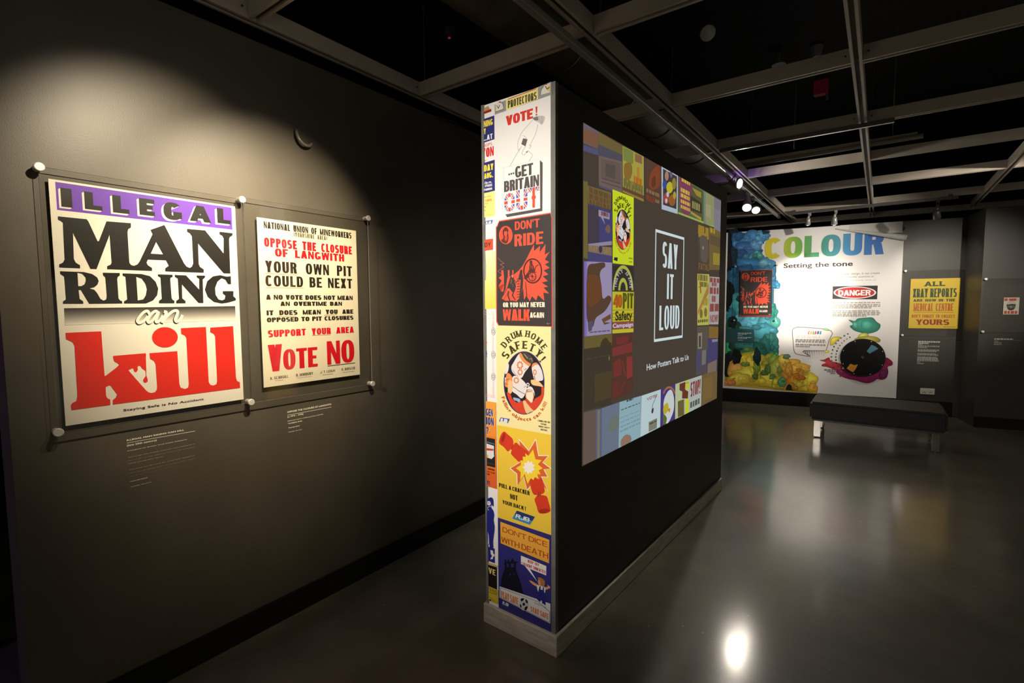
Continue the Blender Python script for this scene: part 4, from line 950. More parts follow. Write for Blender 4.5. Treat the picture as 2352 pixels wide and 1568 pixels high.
# main column: drum poster
P.base(1)
a_ = P.at(279, 1508); e_ = P.crop(0, 0, 1).at(1266, 985); f_ = P.crop(1090, 970, 6.271).at(325, 36)
P.local([(a_[0], f_[1]), (e_[0], f_[1]), (e_[0], a_[1] + .004), (a_[0], a_[1] + .004)], (238, 226, 166))
def drum(P, H, S1, bg=None, lo=False):
    """Round picture of falling drums with curved lettering; H maps the master drawing to crop points."""
    S = lambda pts: [H(*p) for p in pts]
    GK = (62, 58, 26) if not lo else (60, 66, 16)
    for ch, x, y, r in (('D', 412, 308, 50), ('R', 472, 238, 37), ('U', 540, 185, 23), ('M', 615, 158, 9), ('H', 738, 160, -9), ('O', 818, 195, -24), ('M', 895, 258, -38), ('E', 963, 340, -55)): P.turned(ch, H(x, y), 88 * S1, 62 * S1, r, GK, .23, .15, .5)
    for ch, x, y, r in (('S', 432, 455, 50), ('A', 520, 372, 33), ('F', 602, 318, 16), ('E', 700, 312, -2), ('T', 800, 350, -22), ('Y', 893, 432, -40), ('!', 945, 512, -48)): P.turned(ch, H(x, y), 108 * S1, 76 * S1, r, GK, .24, .15, .45)
    for (rx, ry, c) in ((283, 438, (58, 46, 120)), (270, 424, (36, 32, 36))): P.poly(S([(688 + rx * math.cos(i * math.pi / 24), 838 + ry * math.sin(i * math.pi / 24)) for i in range(48)]), c)
    WD, OR, SK, RE = (222, 218, 222), (222, 140, 80), (236, 190, 140), (206, 68, 46)
    P.blob(S([(512, 620), (540, 560), (628, 430), (700, 500), (765, 590), (700, 690), (650, 770), (575, 735), (525, 685)]), WD)
    P.blob(S([(622, 440), (645, 425), (700, 490), (778, 562), (760, 608), (690, 560), (640, 500)]), OR)
    P.blob(S([(660, 425), (720, 420), (790, 470), (818, 530), (808, 566), (760, 560), (695, 505)]), (70, 64, 56)); P.line(S([(690, 440), (740, 500)]), 9 * S1, (190, 170, 130)); P.line(S([(760, 510), (790, 500), (800, 540)]), 7 * S1, (160, 150, 140))
    def gear(cx, cy, rx, ry):
        P.poly(S([(cx + rx * (1.0 if i % 2 else .78) * math.cos(i * math.pi / 9), cy + ry * (1.0 if i % 2 else .78) * math.sin(i * math.pi / 9)) for i in range(18)]), (212, 128, 74)); P.poly(S([(cx + rx * .5 * math.cos(i * math.pi / 8), cy + ry * .5 * math.sin(i * math.pi / 8)) for i in range(16)]), WD)
    gear(632, 592, 48, 62); gear(634, 690, 40, 48); P.line(S([(530, 660), (570, 720), (610, 750)]), 6 * S1, (130, 126, 130)); P.line(S([(690, 660), (720, 640)]), 9 * S1, (150, 110, 90))
    P.blob(S([(795, 640), (805, 580), (850, 556), (885, 580), (935, 670), (952, 790), (900, 812), (845, 830), (815, 740)]), WD); P.blob(S([(792, 612), (812, 570), (860, 556), (882, 585), (840, 590), (802, 625)]), OR); gear(838, 690, 28, 45); P.line(S([(832, 740), (840, 800)]), 10 * S1, (150, 90, 60))
    P.blob(S([(462, 565), (480, 600), (462, 690), (425, 712), (440, 620)]), WD)
    P.blob(S([(525, 765), (590, 742), (660, 790), (718, 860), (722, 950), (660, 1052), (590, 1000), (512, 930)]), WD); P.line(S([(535, 890), (620, 950), (715, 1000)]), 7 * S1, (90, 60, 60)); P.line(S([(690, 900), (712, 880)]), 7 * S1, (120, 115, 120)); gear(582, 802, 42, 48)
    P.blob(S([(425, 880), (432, 780), (455, 705), (495, 715), (525, 770), (520, 850), (480, 900)]), OR); P.blob(S([(425, 760), (440, 790), (425, 840)]), WD); P.line(S([(430, 800), (480, 780)]), 8 * S1, (130, 70, 40)); P.line(S([(430, 850), (470, 860)]), 6 * S1, (130, 70, 40))
    P.blob(S([(468, 830), (500, 800), (535, 850), (525, 950), (505, 985), (468, 975)]), SK)
    P.blob(S([(452, 970), (500, 990), (530, 1060), (600, 1112), (672, 1092), (718, 1250), (640, 1258), (545, 1195), (480, 1075)]), RE)
    P.blob(S([(540, 1040), (632, 1062), (625, 1105), (560, 1082)]), (150, 175, 215)); P.line(S([(570, 1085), (600, 1098)]), 9 * S1, (40, 40, 50))
    P.blob(S([(930, 900), (965, 905), (955, 1040), (895, 1150), (832, 1210), (830, 1080), (850, 1050), (925, 1000)]), RE)
    P.blob(S([(675, 1100), (710, 1085), (770, 1150), (825, 1212), (770, 1245), (718, 1252)]), (226, 190, 140)); P.blob(S([(710, 1088), (722, 1058), (790, 1112), (818, 1080), (832, 1110), (825, 1212), (780, 1180)]), RE)
    P.blob(S([(718, 975), (760, 925), (815, 960), (822, 1040), (795, 1112), (750, 1075), (715, 1040)]), SK); P.blob(S([(725, 985), (770, 965), (815, 985), (800, 1085), (788, 1110), (740, 1060)]), (236, 220, 205)); P.blob(S([(722, 925), (758, 888), (800, 898), (832, 960), (836, 1020), (818, 965), (740, 932)]), WD); P.line(S([(722, 945), (760, 928), (805, 945)]), 6 * S1, (110, 80, 80)); P.line(S([(728, 962), (790, 955)]), 7 * S1, (130, 60, 60)); P.line(S([(822, 980), (828, 1040)]), 5 * S1, (150, 110, 90))
    P.poly(S([(743 + 23 * math.cos(i * .52), 862 + 27 * math.sin(i * .52)) for i in range(12)]), WD); P.poly(S([(743 + 12 * math.cos(i * .52), 862 + 14 * math.sin(i * .52)) for i in range(12)]), (60, 55, 60))
    P.blob(S([(785, 800), (850, 798), (912, 832), (955, 890), (895, 882), (805, 862)]), SK)
    P.type_path('Falling objects can kill!', S([(372, 1030), (425, 1165), (510, 1270), (600, 1335), (700, 1362), (790, 1350), (885, 1300), (955, 1215), (1010, 1105)]), 44 * S1, (190, 78, 26), .02, .9)
P.crop(1090, 740, 6.029)
drum(P, lambda x, y: (x, y), 1.0)
rjb((343, 1370), (365, 1315), (490, 1335), (465, 1392), (78, 84, 160), (92, 100, 175), (362, 1376), (455, 1340))
for t, p, q in (('CARING FOR THE', (880, 1368), (1048, 1372)), ('FUTURE', (922, 1412), (1000, 1405)), ('WHERE SAFETY', (890, 1445), (1040, 1450)), ('MATTERS', (920, 1490), (1010, 1484))): P.block(t, p, q, (120, 110, 84), .16, .14, .12, .4, slant=.1)

# main column: cracker poster
P.crop(1090, 970, 6.271).base(2)
f_ = P.at(325, 36); g_ = P.at(340, 1368)
P.local([(a_[0], g_[1]), (e_[0], g_[1]), (e_[0], f_[1]), (a_[0], f_[1])], (234, 198, 66))
CR = (208, 62, 38); OB = (216, 102, 48)
P.blob([(428, 128), (480, 170), (545, 230), (562, 290), (545, 345), (500, 405), (475, 412), (420, 350), (362, 305), (358, 250), (385, 170)], CR); P.blob([(432, 150), (445, 200), (425, 265), (392, 285), (385, 240), (405, 180)], (160, 44, 30))
P.poly([(545, 330), (600, 300), (585, 390), (520, 390)], (190, 52, 34)); P.poly([(500, 405), (530, 440), (530, 455), (510, 425)], WHT)
P.blob([(570, 310), (605, 290), (640, 320), (700, 360), (790, 430), (760, 520), (660, 572), (590, 520), (530, 455), (530, 420)], CR); P.line([(560, 320), (580, 345), (570, 375)], 9, (150, 40, 28)); P.line([(600, 370), (560, 385)], 8, (160, 44, 30))
BU = [(645, 252), (785, 412), (882, 252), (920, 482), (1060, 482), (980, 575), (1095, 662), (995, 672), (1050, 780), (960, 775), (1052, 978), (985, 905), (905, 905), (810, 905), (760, 962), (712, 770), (622, 902), (618, 737), (522, 658), (655, 575), (690, 470), (655, 320)]
cx, cy = 790, 640
P.poly([(cx + (x - cx) * 1.06, cy + (y - cy) * 1.06) for x, y in BU], WHT); P.poly(BU, OB)
P.blob([(570, 320), (605, 295), (640, 320), (700, 368), (782, 432), (745, 500), (655, 560), (590, 510), (532, 450), (545, 400)], CR)
P.blob([(795, 830), (860, 795), (930, 820), (965, 790), (995, 890), (1012, 985), (990, 1020), (950, 1035), (880, 1042), (845, 1022), (820, 960)], CR)
P.blob([(935, 1015), (960, 1040), (1040, 1062), (1070, 1150), (1096, 1260), (1062, 1296), (985, 1312), (925, 1292), (895, 1200), (868, 1110), (905, 1045)], CR); P.blob([(925, 1280), (955, 1250), (1040, 1240), (1085, 1262), (1050, 1290), (975, 1305)], (168, 48, 32)); P.line([(915, 985), (930, 1030), (920, 1060)], 9, (150, 40, 28)); P.line([(950, 990), (945, 1060)], 7, (160, 44, 30))
P.poly([(730, 440), (780, 480), (845, 385), (880, 530), (970, 540), (915, 600), (985, 660), (925, 685), (955, 745), (905, 740), (925, 810), (870, 785), (850, 830), (815, 800), (765, 880), (725, 740), (660, 835), (668, 712), (598, 655), (672, 610), (662, 540), (700, 550), (695, 490), (742, 492)], (242, 212, 60))
P.poly([(cx - 5 + (92 if i % 2 else 62) * math.cos(i * math.pi / 9), 645 + (105 if i % 2 else 72) * math.sin(i * math.pi / 9)) for i in range(18)], (242, 236, 228))
P.block('PULL A CRACKER', (355, 926), (795, 987), (32, 28, 24), .205, .16, .08, .3); P.block('NOT', (516, 1095), (622, 1052), (32, 28, 24), .205, .16, .08); P.block('YOUR BACK !', (405, 1167), (740, 1212), (32, 28, 24), .205, .16, .08, .3)
rjb((545, 1380), (612, 1266), (873, 1356), (800, 1472), (36, 60, 110), (60, 140, 190), (592, 1368), (790, 1372))

# main column: blue poster with the boy
P.crop(1090, 1190, 4.752).base(2)
P.local([(a_[0], .0935), (e_[0], .0935), (e_[0], g_[1]), (a_[0], g_[1])], (50, 48, 124))
P.poly([(280, 32), (819, 232), (816, 494), (284, 272)], (232, 170, 66)); P.line([(280, 32), (819, 232), (816, 494), (284, 272)], 4, (40, 34, 60), True)
HB = (178, 76, 28)
P.block("DON'T DICE", (306, 145), (797, 258), HB, .19, .14, .10, .4); P.block('WITH DEATH', (293, 255), (806, 380), HB, .19, .14, .09, .35)
TK = (22, 22, 40)
P.poly([(330, 540), (330, 505), (315, 502), (320, 490), (332, 488), (330, 450), (345, 448), (352, 485), (370, 440), (388, 478), (420, 430), (436, 468), (482, 474), (455, 490), (455, 555), (470, 610), (490, 655), (530, 822), (440, 790), (285, 742), (295, 660)], TK); P.poly([(352, 495), (372, 495), (372, 530), (352, 530)], (50, 48, 124)); P.poly([(400, 495), (430, 492), (430, 530), (400, 535)], (50, 48, 124)); P.poly([(380, 600), (398, 600), (396, 625), (382, 628)], (40, 40, 96)); P.poly([(425, 600), (440, 600), (440, 620), (428, 620)], (40, 40, 96)); P.line([(470, 620), (500, 700), (532, 822)], 6, TK)
P.poly([(507, 404), (785, 520), (784, 622), (605, 550), (688, 690), (548, 515), (508, 498)], WHT); P.block('KEEP OFF', (583, 478), (705, 494), (196, 40, 50), .22, .17, .1, .4); P.block('COLLIERY SURFACES!', (515, 502), (778, 572), (196, 40, 50), .22, .17, .1, .4)
P.poly([(275, 740), (600, 850), (830, 930), (828, 1147), (273, 862)], (228, 226, 230))
P.poly([(400, 700), (530, 822), (290, 742)], TK)
SKN = (226, 160, 120)
P.blob([(600, 678), (625, 682), (692, 725), (685, 745), (628, 712)], SKN); P.blob([(768, 752), (800, 742), (796, 718), (812, 735), (828, 745), (822, 762), (778, 778)], SKN)
P.blob([(697, 668), (725, 690), (735, 730), (715, 738), (702, 722), (694, 700)], SKN); P.blob([(692, 652), (705, 642), (740, 655), (768, 685), (766, 730), (740, 742), (722, 722), (718, 690)], (176, 120, 66)); P.line([(703, 690), (708, 698)], 4, (60, 40, 40))
P.blob([(684, 728), (715, 735), (770, 750), (770, 810), (735, 800), (695, 795)], (228, 228, 230)); P.poly([(712, 738), (724, 742), (722, 775), (746, 780), (748, 745), (758, 748), (762, 800), (775, 860), (778, 950), (740, 932), (736, 880), (715, 912), (684, 882), (700, 790)], (38, 42, 130))
P.blob([(652, 905), (690, 900), (722, 918), (718, 945), (680, 935)], (222, 222, 222)); P.blob([(728, 922), (760, 935), (784, 962), (778, 976), (742, 948)], (222, 222, 222)); P.line([(655, 918), (720, 948)], 4, (50, 50, 60)); P.line([(735, 948), (782, 974)], 4, (50, 50, 60))
P.line([(284, 755), (690, 905), (822, 1018), (820, 1134), (283, 858)], 4, (60, 56, 90), True)
P.block('PLAY SAFE', (294, 860), (476, 868), (222, 130, 60), .23, .16, .07, .3); P.block('STAY SAFE', (613, 1012), (808, 1042), (222, 130, 60), .23, .16, .07, .3)
P.ell((542, 935), 49, 68, (205, 204, 206)); P.ell((540, 935), 13, 17, (24, 24, 26)); P.blob([(505, 878), (535, 868), (540, 885), (515, 905)], (24, 24, 26)); P.blob([(565, 880), (585, 910), (572, 925), (558, 900)], (24, 24, 26)); P.blob([(496, 935), (512, 945), (515, 970), (502, 965)], (24, 24, 26)); P.blob([(555, 965), (582, 960), (570, 995), (548, 998)], (24, 24, 26))
P.poly([(293, 945), (305, 915), (382, 945), (368, 975)], (52, 84, 150)); P.block('RJB', (306, 930), (372, 928), WHT, .26, .18, .08, slant=.2)
o = P.build('printed_facing', M_PRINT, pt); o['label'] = 'facing collaged with bright mining safety posters'
# ------------------------------------------------------------------ projector light on the partition's long face, made as a thin glowing sheet
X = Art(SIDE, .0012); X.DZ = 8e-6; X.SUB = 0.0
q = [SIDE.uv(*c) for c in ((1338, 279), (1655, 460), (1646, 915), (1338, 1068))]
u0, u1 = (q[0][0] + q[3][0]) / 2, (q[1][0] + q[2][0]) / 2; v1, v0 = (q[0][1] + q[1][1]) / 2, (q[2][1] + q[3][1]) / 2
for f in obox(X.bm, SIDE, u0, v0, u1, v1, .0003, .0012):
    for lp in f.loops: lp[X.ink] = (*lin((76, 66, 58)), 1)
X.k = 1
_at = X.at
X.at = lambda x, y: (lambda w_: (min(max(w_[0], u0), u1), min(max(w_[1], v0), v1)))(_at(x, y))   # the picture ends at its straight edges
X.crop(1320, 270, 4.48)
X.poly([(80, 42), (240, 145), (238, 325), (82, 262)], (118, 92, 78)); X.poly([(82, 120), (238, 200), (238, 290), (82, 230)], (128, 88, 66)); X.poly([(82, 275), (238, 330), (238, 390), (82, 338)], (86, 86, 122)); X.poly([(80, 42), (240, 145), (240, 165), (80, 90)], (108, 96, 118))
X.poly([(240, 145), (490, 290), (488, 385), (240, 272)], (112, 98, 58)); X.poly([(240, 272), (488, 385), (488, 472), (240, 392)], (84, 80, 92))
X.poly([(244, 392), (486, 452), (486, 775), (246, 694)], (116, 98, 92)); X.poly([(268, 420), (470, 470), (470, 690), (268, 628)], (106, 90, 84)); X.poly([(315, 470), (415, 495), (415, 635), (315, 598)], (88, 82, 74)); X.line([(285, 625), (465, 680)], 12, (96, 76, 76)); X.line([(275, 660), (470, 722)], 10, (94, 74, 74)); X.poly([(246, 694), (486, 775), (486, 800), (250, 715)], (90, 84, 110))
X.poly([(490, 290), (708, 400), (708, 802), (492, 712)], (170, 160, 72)); X.poly([(495, 300), (600, 352), (600, 480), (500, 440)], (124, 134, 66)); X.poly([(618, 365), (690, 398), (690, 480), (618, 450)], (140, 104, 70)); X.blob([(510, 480), (575, 470), (590, 560), (560, 640), (510, 610)], (140, 108, 50)); X.line([(650, 520), (650, 640)], 26, (186, 130, 50)); X.words((605, 688), (690, 635), (180, 110, 40), 1, 3); X.words((500, 690), (700, 706), (120, 110, 60), 2, 7); X.words((500, 716), (700, 738), (120, 110, 60), 3, 7)
X.poly([(490, 712), (708, 802), (708, 866), (490, 768)], (104, 74, 54)); X.poly([(490, 745), (708, 840), (708, 866), (490, 768)], (146, 128, 60))
X.poly([(728, 415), (882, 498), (878, 875), (730, 842)], (92, 66, 54)); X.blob([(770, 600), (800, 540), (860, 490), (875, 560), (872, 700), (800, 740), (765, 700)], (134, 70, 44)); X.blob([(790, 640), (825, 600), (830, 690), (795, 720)], (100, 60, 44)); X.block('OR YOU MAY NEVER', (735, 766), (868, 786), (150, 130, 80), .2, .17, .12, .4); X.block('WALK', (735, 852), (818, 828), (140, 62, 44), .26, .2, .05); X.block('AGAIN', (825, 870), (868, 852), (140, 120, 80), .24, .18, .08)
X.poly([(890, 502), (1060, 590), (1057, 992), (892, 942)], (178, 192, 204)); X.poly([(906, 526), (1050, 606), (1044, 942), (907, 896)], (70, 62, 62))
for c, r, k in (((925, 690), (24, 45), (60, 80, 150)), ((975, 720), (34, 60), (196, 186, 46)), ((945, 600), (20, 50), (170, 130, 110)), ((1020, 680), (22, 60), (150, 130, 60)), ((940, 830), (30, 60), (160, 74, 66)), ((1000, 850), (36, 60), (150, 96, 50)), ((990, 580), (14, 40), (110, 100, 130)), ((955, 790), (14, 30), (200, 190, 190)), ((1025, 800), (16, 40), (180, 160, 60)), ((940, 855), (12, 26), (206, 190, 190))): X.ell(c, r[0], r[1], k, 14)
X.poly([(1062, 600), (1322, 745), (1322, 1095), (1062, 988)], (88, 108, 70)); X.poly([(1066, 604), (1200, 680), (1196, 978), (1150, 1018), (1100, 972), (1076, 905)], (128, 66, 92))
for i, y in enumerate((640, 745, 800, 860, 915)): X.words((1088 + (i == 0) * 10, y + 14), (1185, y + 22), (206, 176, 76), i, 4)
X.poly([(1200, 688), (1314, 762), (1312, 1070), (1188, 980)], (92, 88, 58)); X.poly([(1205, 720), (1300, 770), (1300, 830), (1250, 800)], (156, 140, 60)); X.poly([(1190, 800), (1305, 880), (1305, 990), (1190, 950)], (66, 62, 46)); X.poly([(1190, 960), (1300, 1030), (1300, 1060), (1190, 985)], (170, 150, 70)); X.words((1205, 930), (1290, 895), (150, 140, 90), 4, 3); X.poly([(1222, 1040), (1250, 1050), (1240, 1070)], (128, 66, 92))
X.poly([(1062, 970), (1430, 1112), (1430, 1128), (1062, 990)], (160, 180, 80))
X.poly([(1324, 750), (1432, 815), (1430, 1115), (1324, 1090)], (146, 148, 104)); X.poly([(1340, 880), (1400, 905), (1400, 1040), (1340, 1010)], (160, 156, 116)); X.poly([(1324, 750), (1345, 762), (1345, 1094), (1324, 1090)], (116, 136, 116)); X.poly([(1432, 815), (1505, 858), (1503, 1178), (1430, 1148)], (124, 120, 126)); X.poly([(1432, 930), (1504, 962), (1503, 1178), (1432, 1150)], (132, 128, 140))
X.poly([(84, 650), (132, 662), (130, 1455), (88, 1440)], (112, 104, 56)); X.poly([(132, 700), (372, 770), (366, 950), (134, 884)], (122, 100, 64))
for i, y in enumerate((730, 790, 845)): X.words((145, y + 40), (355, y + 60), (104, 82, 50), 5 + i, 5)
X.poly([(134, 890), (382, 965), (380, 1310), (134, 1290)], (74, 70, 120)); X.poly([(134, 900), (250, 935), (250, 1290), (134, 1285)], (74, 64, 76)); X.poly([(242, 948), (356, 985), (354, 1050), (290, 1030), (310, 1100), (265, 1022), (242, 1014)], (158, 150, 164)); X.words((270, 1005), (345, 985), (120, 70, 80), 8, 3); X.blob([(310, 1140), (340, 1100), (365, 1140), (350, 1190), (320, 1170)], (120, 96, 80))
X.poly([(134, 1300), (380, 1270), (380, 1310), (134, 1330)], (150, 140, 160)); X.poly([(134, 1310), (380, 1335), (380, 1425), (134, 1380)], (128, 112, 104)); X.block('PLAY', (145, 1368), (230, 1325), (158, 128, 70), .2, .16, .08); X.ell((262, 1355), 18, 38, (70, 60, 66), 14); X.block('SAFE', (292, 1395), (372, 1345), (158, 128, 70), .2, .16, .08); X.poly([(134, 1385), (382, 1428), (380, 1500), (134, 1480)], (76, 72, 118))
# bright safety poster in the picture
X.poly([(386, 738), (604, 822), (601, 1522), (388, 1498)], (206, 222, 44))
def XM(x, y): return (388 + (x - 305) * .272, 758 + (x - 305) * .098 + (y - 80) * .505 - (y - 80) * (x - 305) * .000085)
drum(X, XM, .38, lo=True)
X.poly([(398, 1465), (404, 1436), (440, 1440), (434, 1478)], (40, 48, 60)); X.words((552, 1452), (592, 1445), (120, 130, 50), 3, 3); X.words((556, 1488), (590, 1482), (120, 130, 50), 4, 3)
# right column
for t, y in (((1266, 1130), 1), ): pass
X.poly([(1262, 1128), (1382, 1150), (1378, 1568), (1266, 1568)], (84, 72, 62)); X.words((1266, 1192), (1376, 1140), (160, 130, 52), 2, 2); X.words((1270, 1225), (1376, 1205), (160, 130, 52), 6, 3); X.blob([(1285, 1230), (1340, 1220), (1372, 1300), (1360, 1480), (1300, 1470), (1290, 1350)], (98, 88, 78)); X.ell((1318, 1340), 10, 20, (150, 130, 110), 10); X.block('FATAL', (1272, 1562), (1378, 1515), (140, 100, 50), .2, .16, .08)
X.poly([(1382, 1120), (1502, 1178), (1498, 1568), (1378, 1568)], (114, 98, 58)); X.words((1390, 1180), (1440, 1150), (170, 150, 50), 1, 1); X.poly([(1390, 1200), (1495, 1240), (1495, 1340), (1390, 1300)], (100, 84, 60)); X.poly([(1420, 1390), (1490, 1400), (1488, 1520), (1420, 1510)], (150, 136, 56))
X.crop(1320, 580, 3.136)
X.poly([(64, 62), (266, 72), (262, 582), (66, 604)], (158, 146, 180)); X.poly([(64, 62), (84, 64), (84, 600), (66, 604)], (128, 112, 190)); X.blob([(95, 95), (150, 78), (208, 72), (216, 100), (190, 122), (178, 160), (190, 240), (200, 330), (240, 308), (260, 340), (215, 420), (150, 470), (130, 530), (100, 522), (82, 440), (84, 200)], (92, 68, 54)); X.blob([(90, 170), (170, 180), (190, 320), (110, 390), (85, 330)], (112, 72, 46)); X.poly([(190, 480), (255, 440), (258, 475), (210, 500), (258, 505), (210, 520)], (110, 80, 50)); X.words((105, 580), (255, 555), (110, 100, 120), 5, 6); X.poly([(90, 500), (130, 490), (120, 560), (95, 570)], (90, 84, 110))
X.poly([(268, 92), (424, 100), (422, 275), (268, 275)], (58, 52, 50)); X.oval((345, 272), 74, 180, 12, 24, (176, 184, 78), 0, 180); X.oval((345, 272), 34, 90, 14, 30, (176, 184, 78), 0, 180)
X.type_path('THIS PIT IS SAFE', [(298, 255), (303, 205), (318, 165), (345, 145), (372, 165), (388, 205), (394, 258)], 22, (196, 190, 190), .03, .95)
X.poly([(268, 280), (424, 284), (420, 572), (268, 582)], (196, 190, 52)); X.block('40', (272, 398), (340, 302), (176, 92, 34), .40, .2, .06); X.block('PIT', (342, 404), (420, 292), (92, 92, 30), .34, .18, .06)
for y in (415, 440, 465, 485): X.line([(270, y), (420, y - 4)], 4, (150, 130, 40))
X.type('Safety', (288, 488), (412, 420), (60, 52, 30), .03); X.poly([(268, 498), (420, 492), (420, 545), (268, 555)], (140, 84, 66)); X.type('Campaign', (270, 542), (418, 502), (210, 196, 226), .03)
X.poly([(64, 604), (266, 584), (266, 664), (64, 694)], (108, 96, 52)); X.blob([(190, 640), (220, 612), (245, 640), (262, 660), (210, 690), (180, 690)], (70, 62, 40)); X.poly([(62, 694), (264, 664), (262, 1092), (62, 1138)], (68, 60, 48)); X.words((80, 770), (245, 735), (84, 74, 60), 7, 3); X.poly([(140, 880), (262, 850), (260, 1040), (140, 1080)], (80, 68, 44)); X.ell((245, 760), 5, 18, (120, 110, 70), 8)
X.poly([(266, 590), (414, 578), (416, 1004), (264, 1066)], (88, 56, 48)); X.poly([(300, 610), (385, 595), (380, 650), (300, 665)], (118, 54, 50)); X.poly([(268, 690), (412, 645), (412, 712), (268, 748)], (126, 58, 54)); X.poly([(275, 790), (330, 760), (335, 880), (275, 900)], (118, 54, 48)); X.poly([(370, 750), (412, 745), (414, 890), (372, 910)], (138, 58, 52)); X.poly([(270, 930), (315, 920), (312, 1030), (268, 1050)], (104, 54, 46)); X.line([(340, 780), (362, 890)], 12, (120, 54, 48)); X.line([(355, 930), (320, 1010)], 14, (110, 54, 46))
X.poly([(60, 1150), (160, 1126), (162, 1482), (56, 1530)], (106, 90, 80)); X.poly([(148, 1130), (192, 1120), (190, 1470), (150, 1488)], (96, 98, 130)); X.poly([(192, 1120), (320, 1075), (312, 1415), (190, 1470)], (108, 120, 138)); X.poly([(160, 1135), (178, 1130), (176, 1472), (160, 1482)], (126, 122, 96)); X.blob([(262, 1200), (305, 1170), (315, 1240), (260, 1290), (240, 1260)], (112, 120, 110))
X.poly([(320, 1075), (476, 1030), (470, 1335), (312, 1415)], (146, 178, 188)); X.words((370, 1075), (418, 1045), (60, 80, 80), 3, 2); X.words((330, 1130), (466, 1085), (70, 92, 84), 4, 4)
for i, y in enumerate((1170, 1200, 1232, 1262)): X.words((325, y + 20), (466, y - 32), (122, 154, 166), 5 + i, 5)
X.blob([(330, 1350), (365, 1310), (400, 1320), (398, 1362), (335, 1395)], (150, 120, 104))
X.poly([(478, 1030), (617, 984), (612, 1268), (470, 1335)], (190, 210, 214)); X.block('VOTE!', (516, 1066), (590, 1018), (150, 60, 50), .4, .2, .05); X.line([(590, 1020), (560, 1090), (550, 1150)], 5, (140, 140, 140)); X.blob([(552, 1130), (565, 1118), (562, 1150), (552, 1156)], (70, 66, 66)); X.poly([(530, 1220), (590, 1190), (588, 1262), (530, 1290)], (130, 130, 110)); X.words((535, 1240), (585, 1205), (80, 80, 80), 2, 2)
X.poly([(619, 982), (722, 946), (719, 1198), (614, 1262)], (78, 60, 128)); X.blob([(640, 1060), (668, 1000), (695, 990), (712, 1050), (708, 1140), (670, 1225), (642, 1215), (636, 1140)], (206, 212, 206)); X.oval((678, 1060), 52, 98, 8, 14, (170, 110, 60), 30, 150); X.blob([(636, 1110), (665, 1080), (672, 1130), (640, 1165)], (190, 176, 50)); X.blob([(636, 1165), (660, 1190), (650, 1235), (632, 1230)], (90, 110, 60)); X.blob([(668, 1130), (684, 1120), (680, 1150)], (190, 140, 60))
X.poly([(722, 946), (822, 912), (818, 1158), (720, 1200)], (186, 196, 152)); X.poly([(752, 945), (795, 930), (792, 985), (815, 1000), (812, 1050), (770, 1050), (772, 1000), (752, 990)], (110, 56, 46)); X.poly([(796, 925), (822, 915), (820, 975), (796, 985)], (206, 206, 40)); X.poly([(797, 1060), (820, 1050), (818, 1158), (797, 1165)], (206, 210, 40)); X.poly([(740, 1070), (785, 1055), (785, 1170), (740, 1185)], (110, 96, 60))
X.poly([(822, 912), (912, 882), (907, 1108), (818, 1158)], (176, 186, 180)); X.block('STOP!', (830, 1042), (904, 908), (136, 56, 50), .32, .17, .1); X.words((828, 1120), (900, 1045), (90, 96, 84), 4, 3); X.line([(800, 940), (815, 935)], 8, (110, 150, 190))
X.poly([(912, 882), (1034, 838), (1022, 1048), (907, 1108)], (112, 94, 62)); X.poly([(925, 910), (990, 880), (985, 1040), (920, 1070)], (124, 100, 58))
X.poly([(880, 152), (966, 156), (964, 520), (880, 524)], (186, 182, 92)); X.words((886, 200), (958, 165), (120, 116, 60), 1, 4); X.words((905, 245), (955, 215), (120, 116, 60), 2, 3); X.poly([(884, 420), (962, 222), (962, 290), (884, 450)], (172, 124, 74)); X.line([(900, 210), (905, 290)], 8, (160, 90, 50)); X.line([(890, 250), (918, 235)], 5, (160, 90, 50)); X.words((925, 380), (958, 330), (160, 140, 60), 3, 2); X.ell((908, 440), 11, 34, (130, 110, 50), 12); X.ell((940, 430), 11, 34, (130, 110, 50), 12); X.words((884, 505), (958, 478), (100, 96, 50), 4, 4)
X.poly([(967, 172), (1042, 178), (1036, 516), (965, 516)], (174, 164, 164))
for t, p, q_ in (('MAKE', (970, 212), (1038, 188)), ('MAIN', (985, 240), (1018, 218)), ('SUPPORT', (970, 296), (1034, 254)), ('ONE', (984, 355), (1014, 312)), ('EXTRA', (970, 425), (1034, 368)), ('NOW!', (972, 504), (1030, 446))): X.words(p, q_, (142, 78, 70), len(t), 2) if t != 'NOW!' else X.block(t, p, q_, (142, 78, 70), .24, .18, .08)
X.poly([(878, 534), (960, 530), (958, 702), (876, 702)], (94, 84, 74)); X.poly([(884, 580), (915, 575), (912, 690), (884, 692)], (140, 136, 122)); X.poly([(892, 600), (905, 598), (905, 680), (892, 682)], (70, 62, 58)); X.poly([(963, 530), (1040, 534), (1034, 614), (962, 616)], (130, 102, 52)); X.poly([(956, 620), (1034, 616), (1026, 850), (950, 868)], (74, 68, 108)); X.poly([(985, 625), (1028, 622), (1026, 640), (988, 645)], (140, 130, 150)); X.poly([(955, 800), (1020, 770), (1018, 850), (952, 868)], (126, 108, 96))
X.poly([(874, 704), (952, 692), (946, 870), (870, 884)], (84, 78, 84)); X.poly([(914, 705), (945, 698), (940, 800), (912, 810)], (118, 114, 110)); X.poly([(876, 715), (900, 710), (898, 830), (874, 835)], (78, 76, 108))
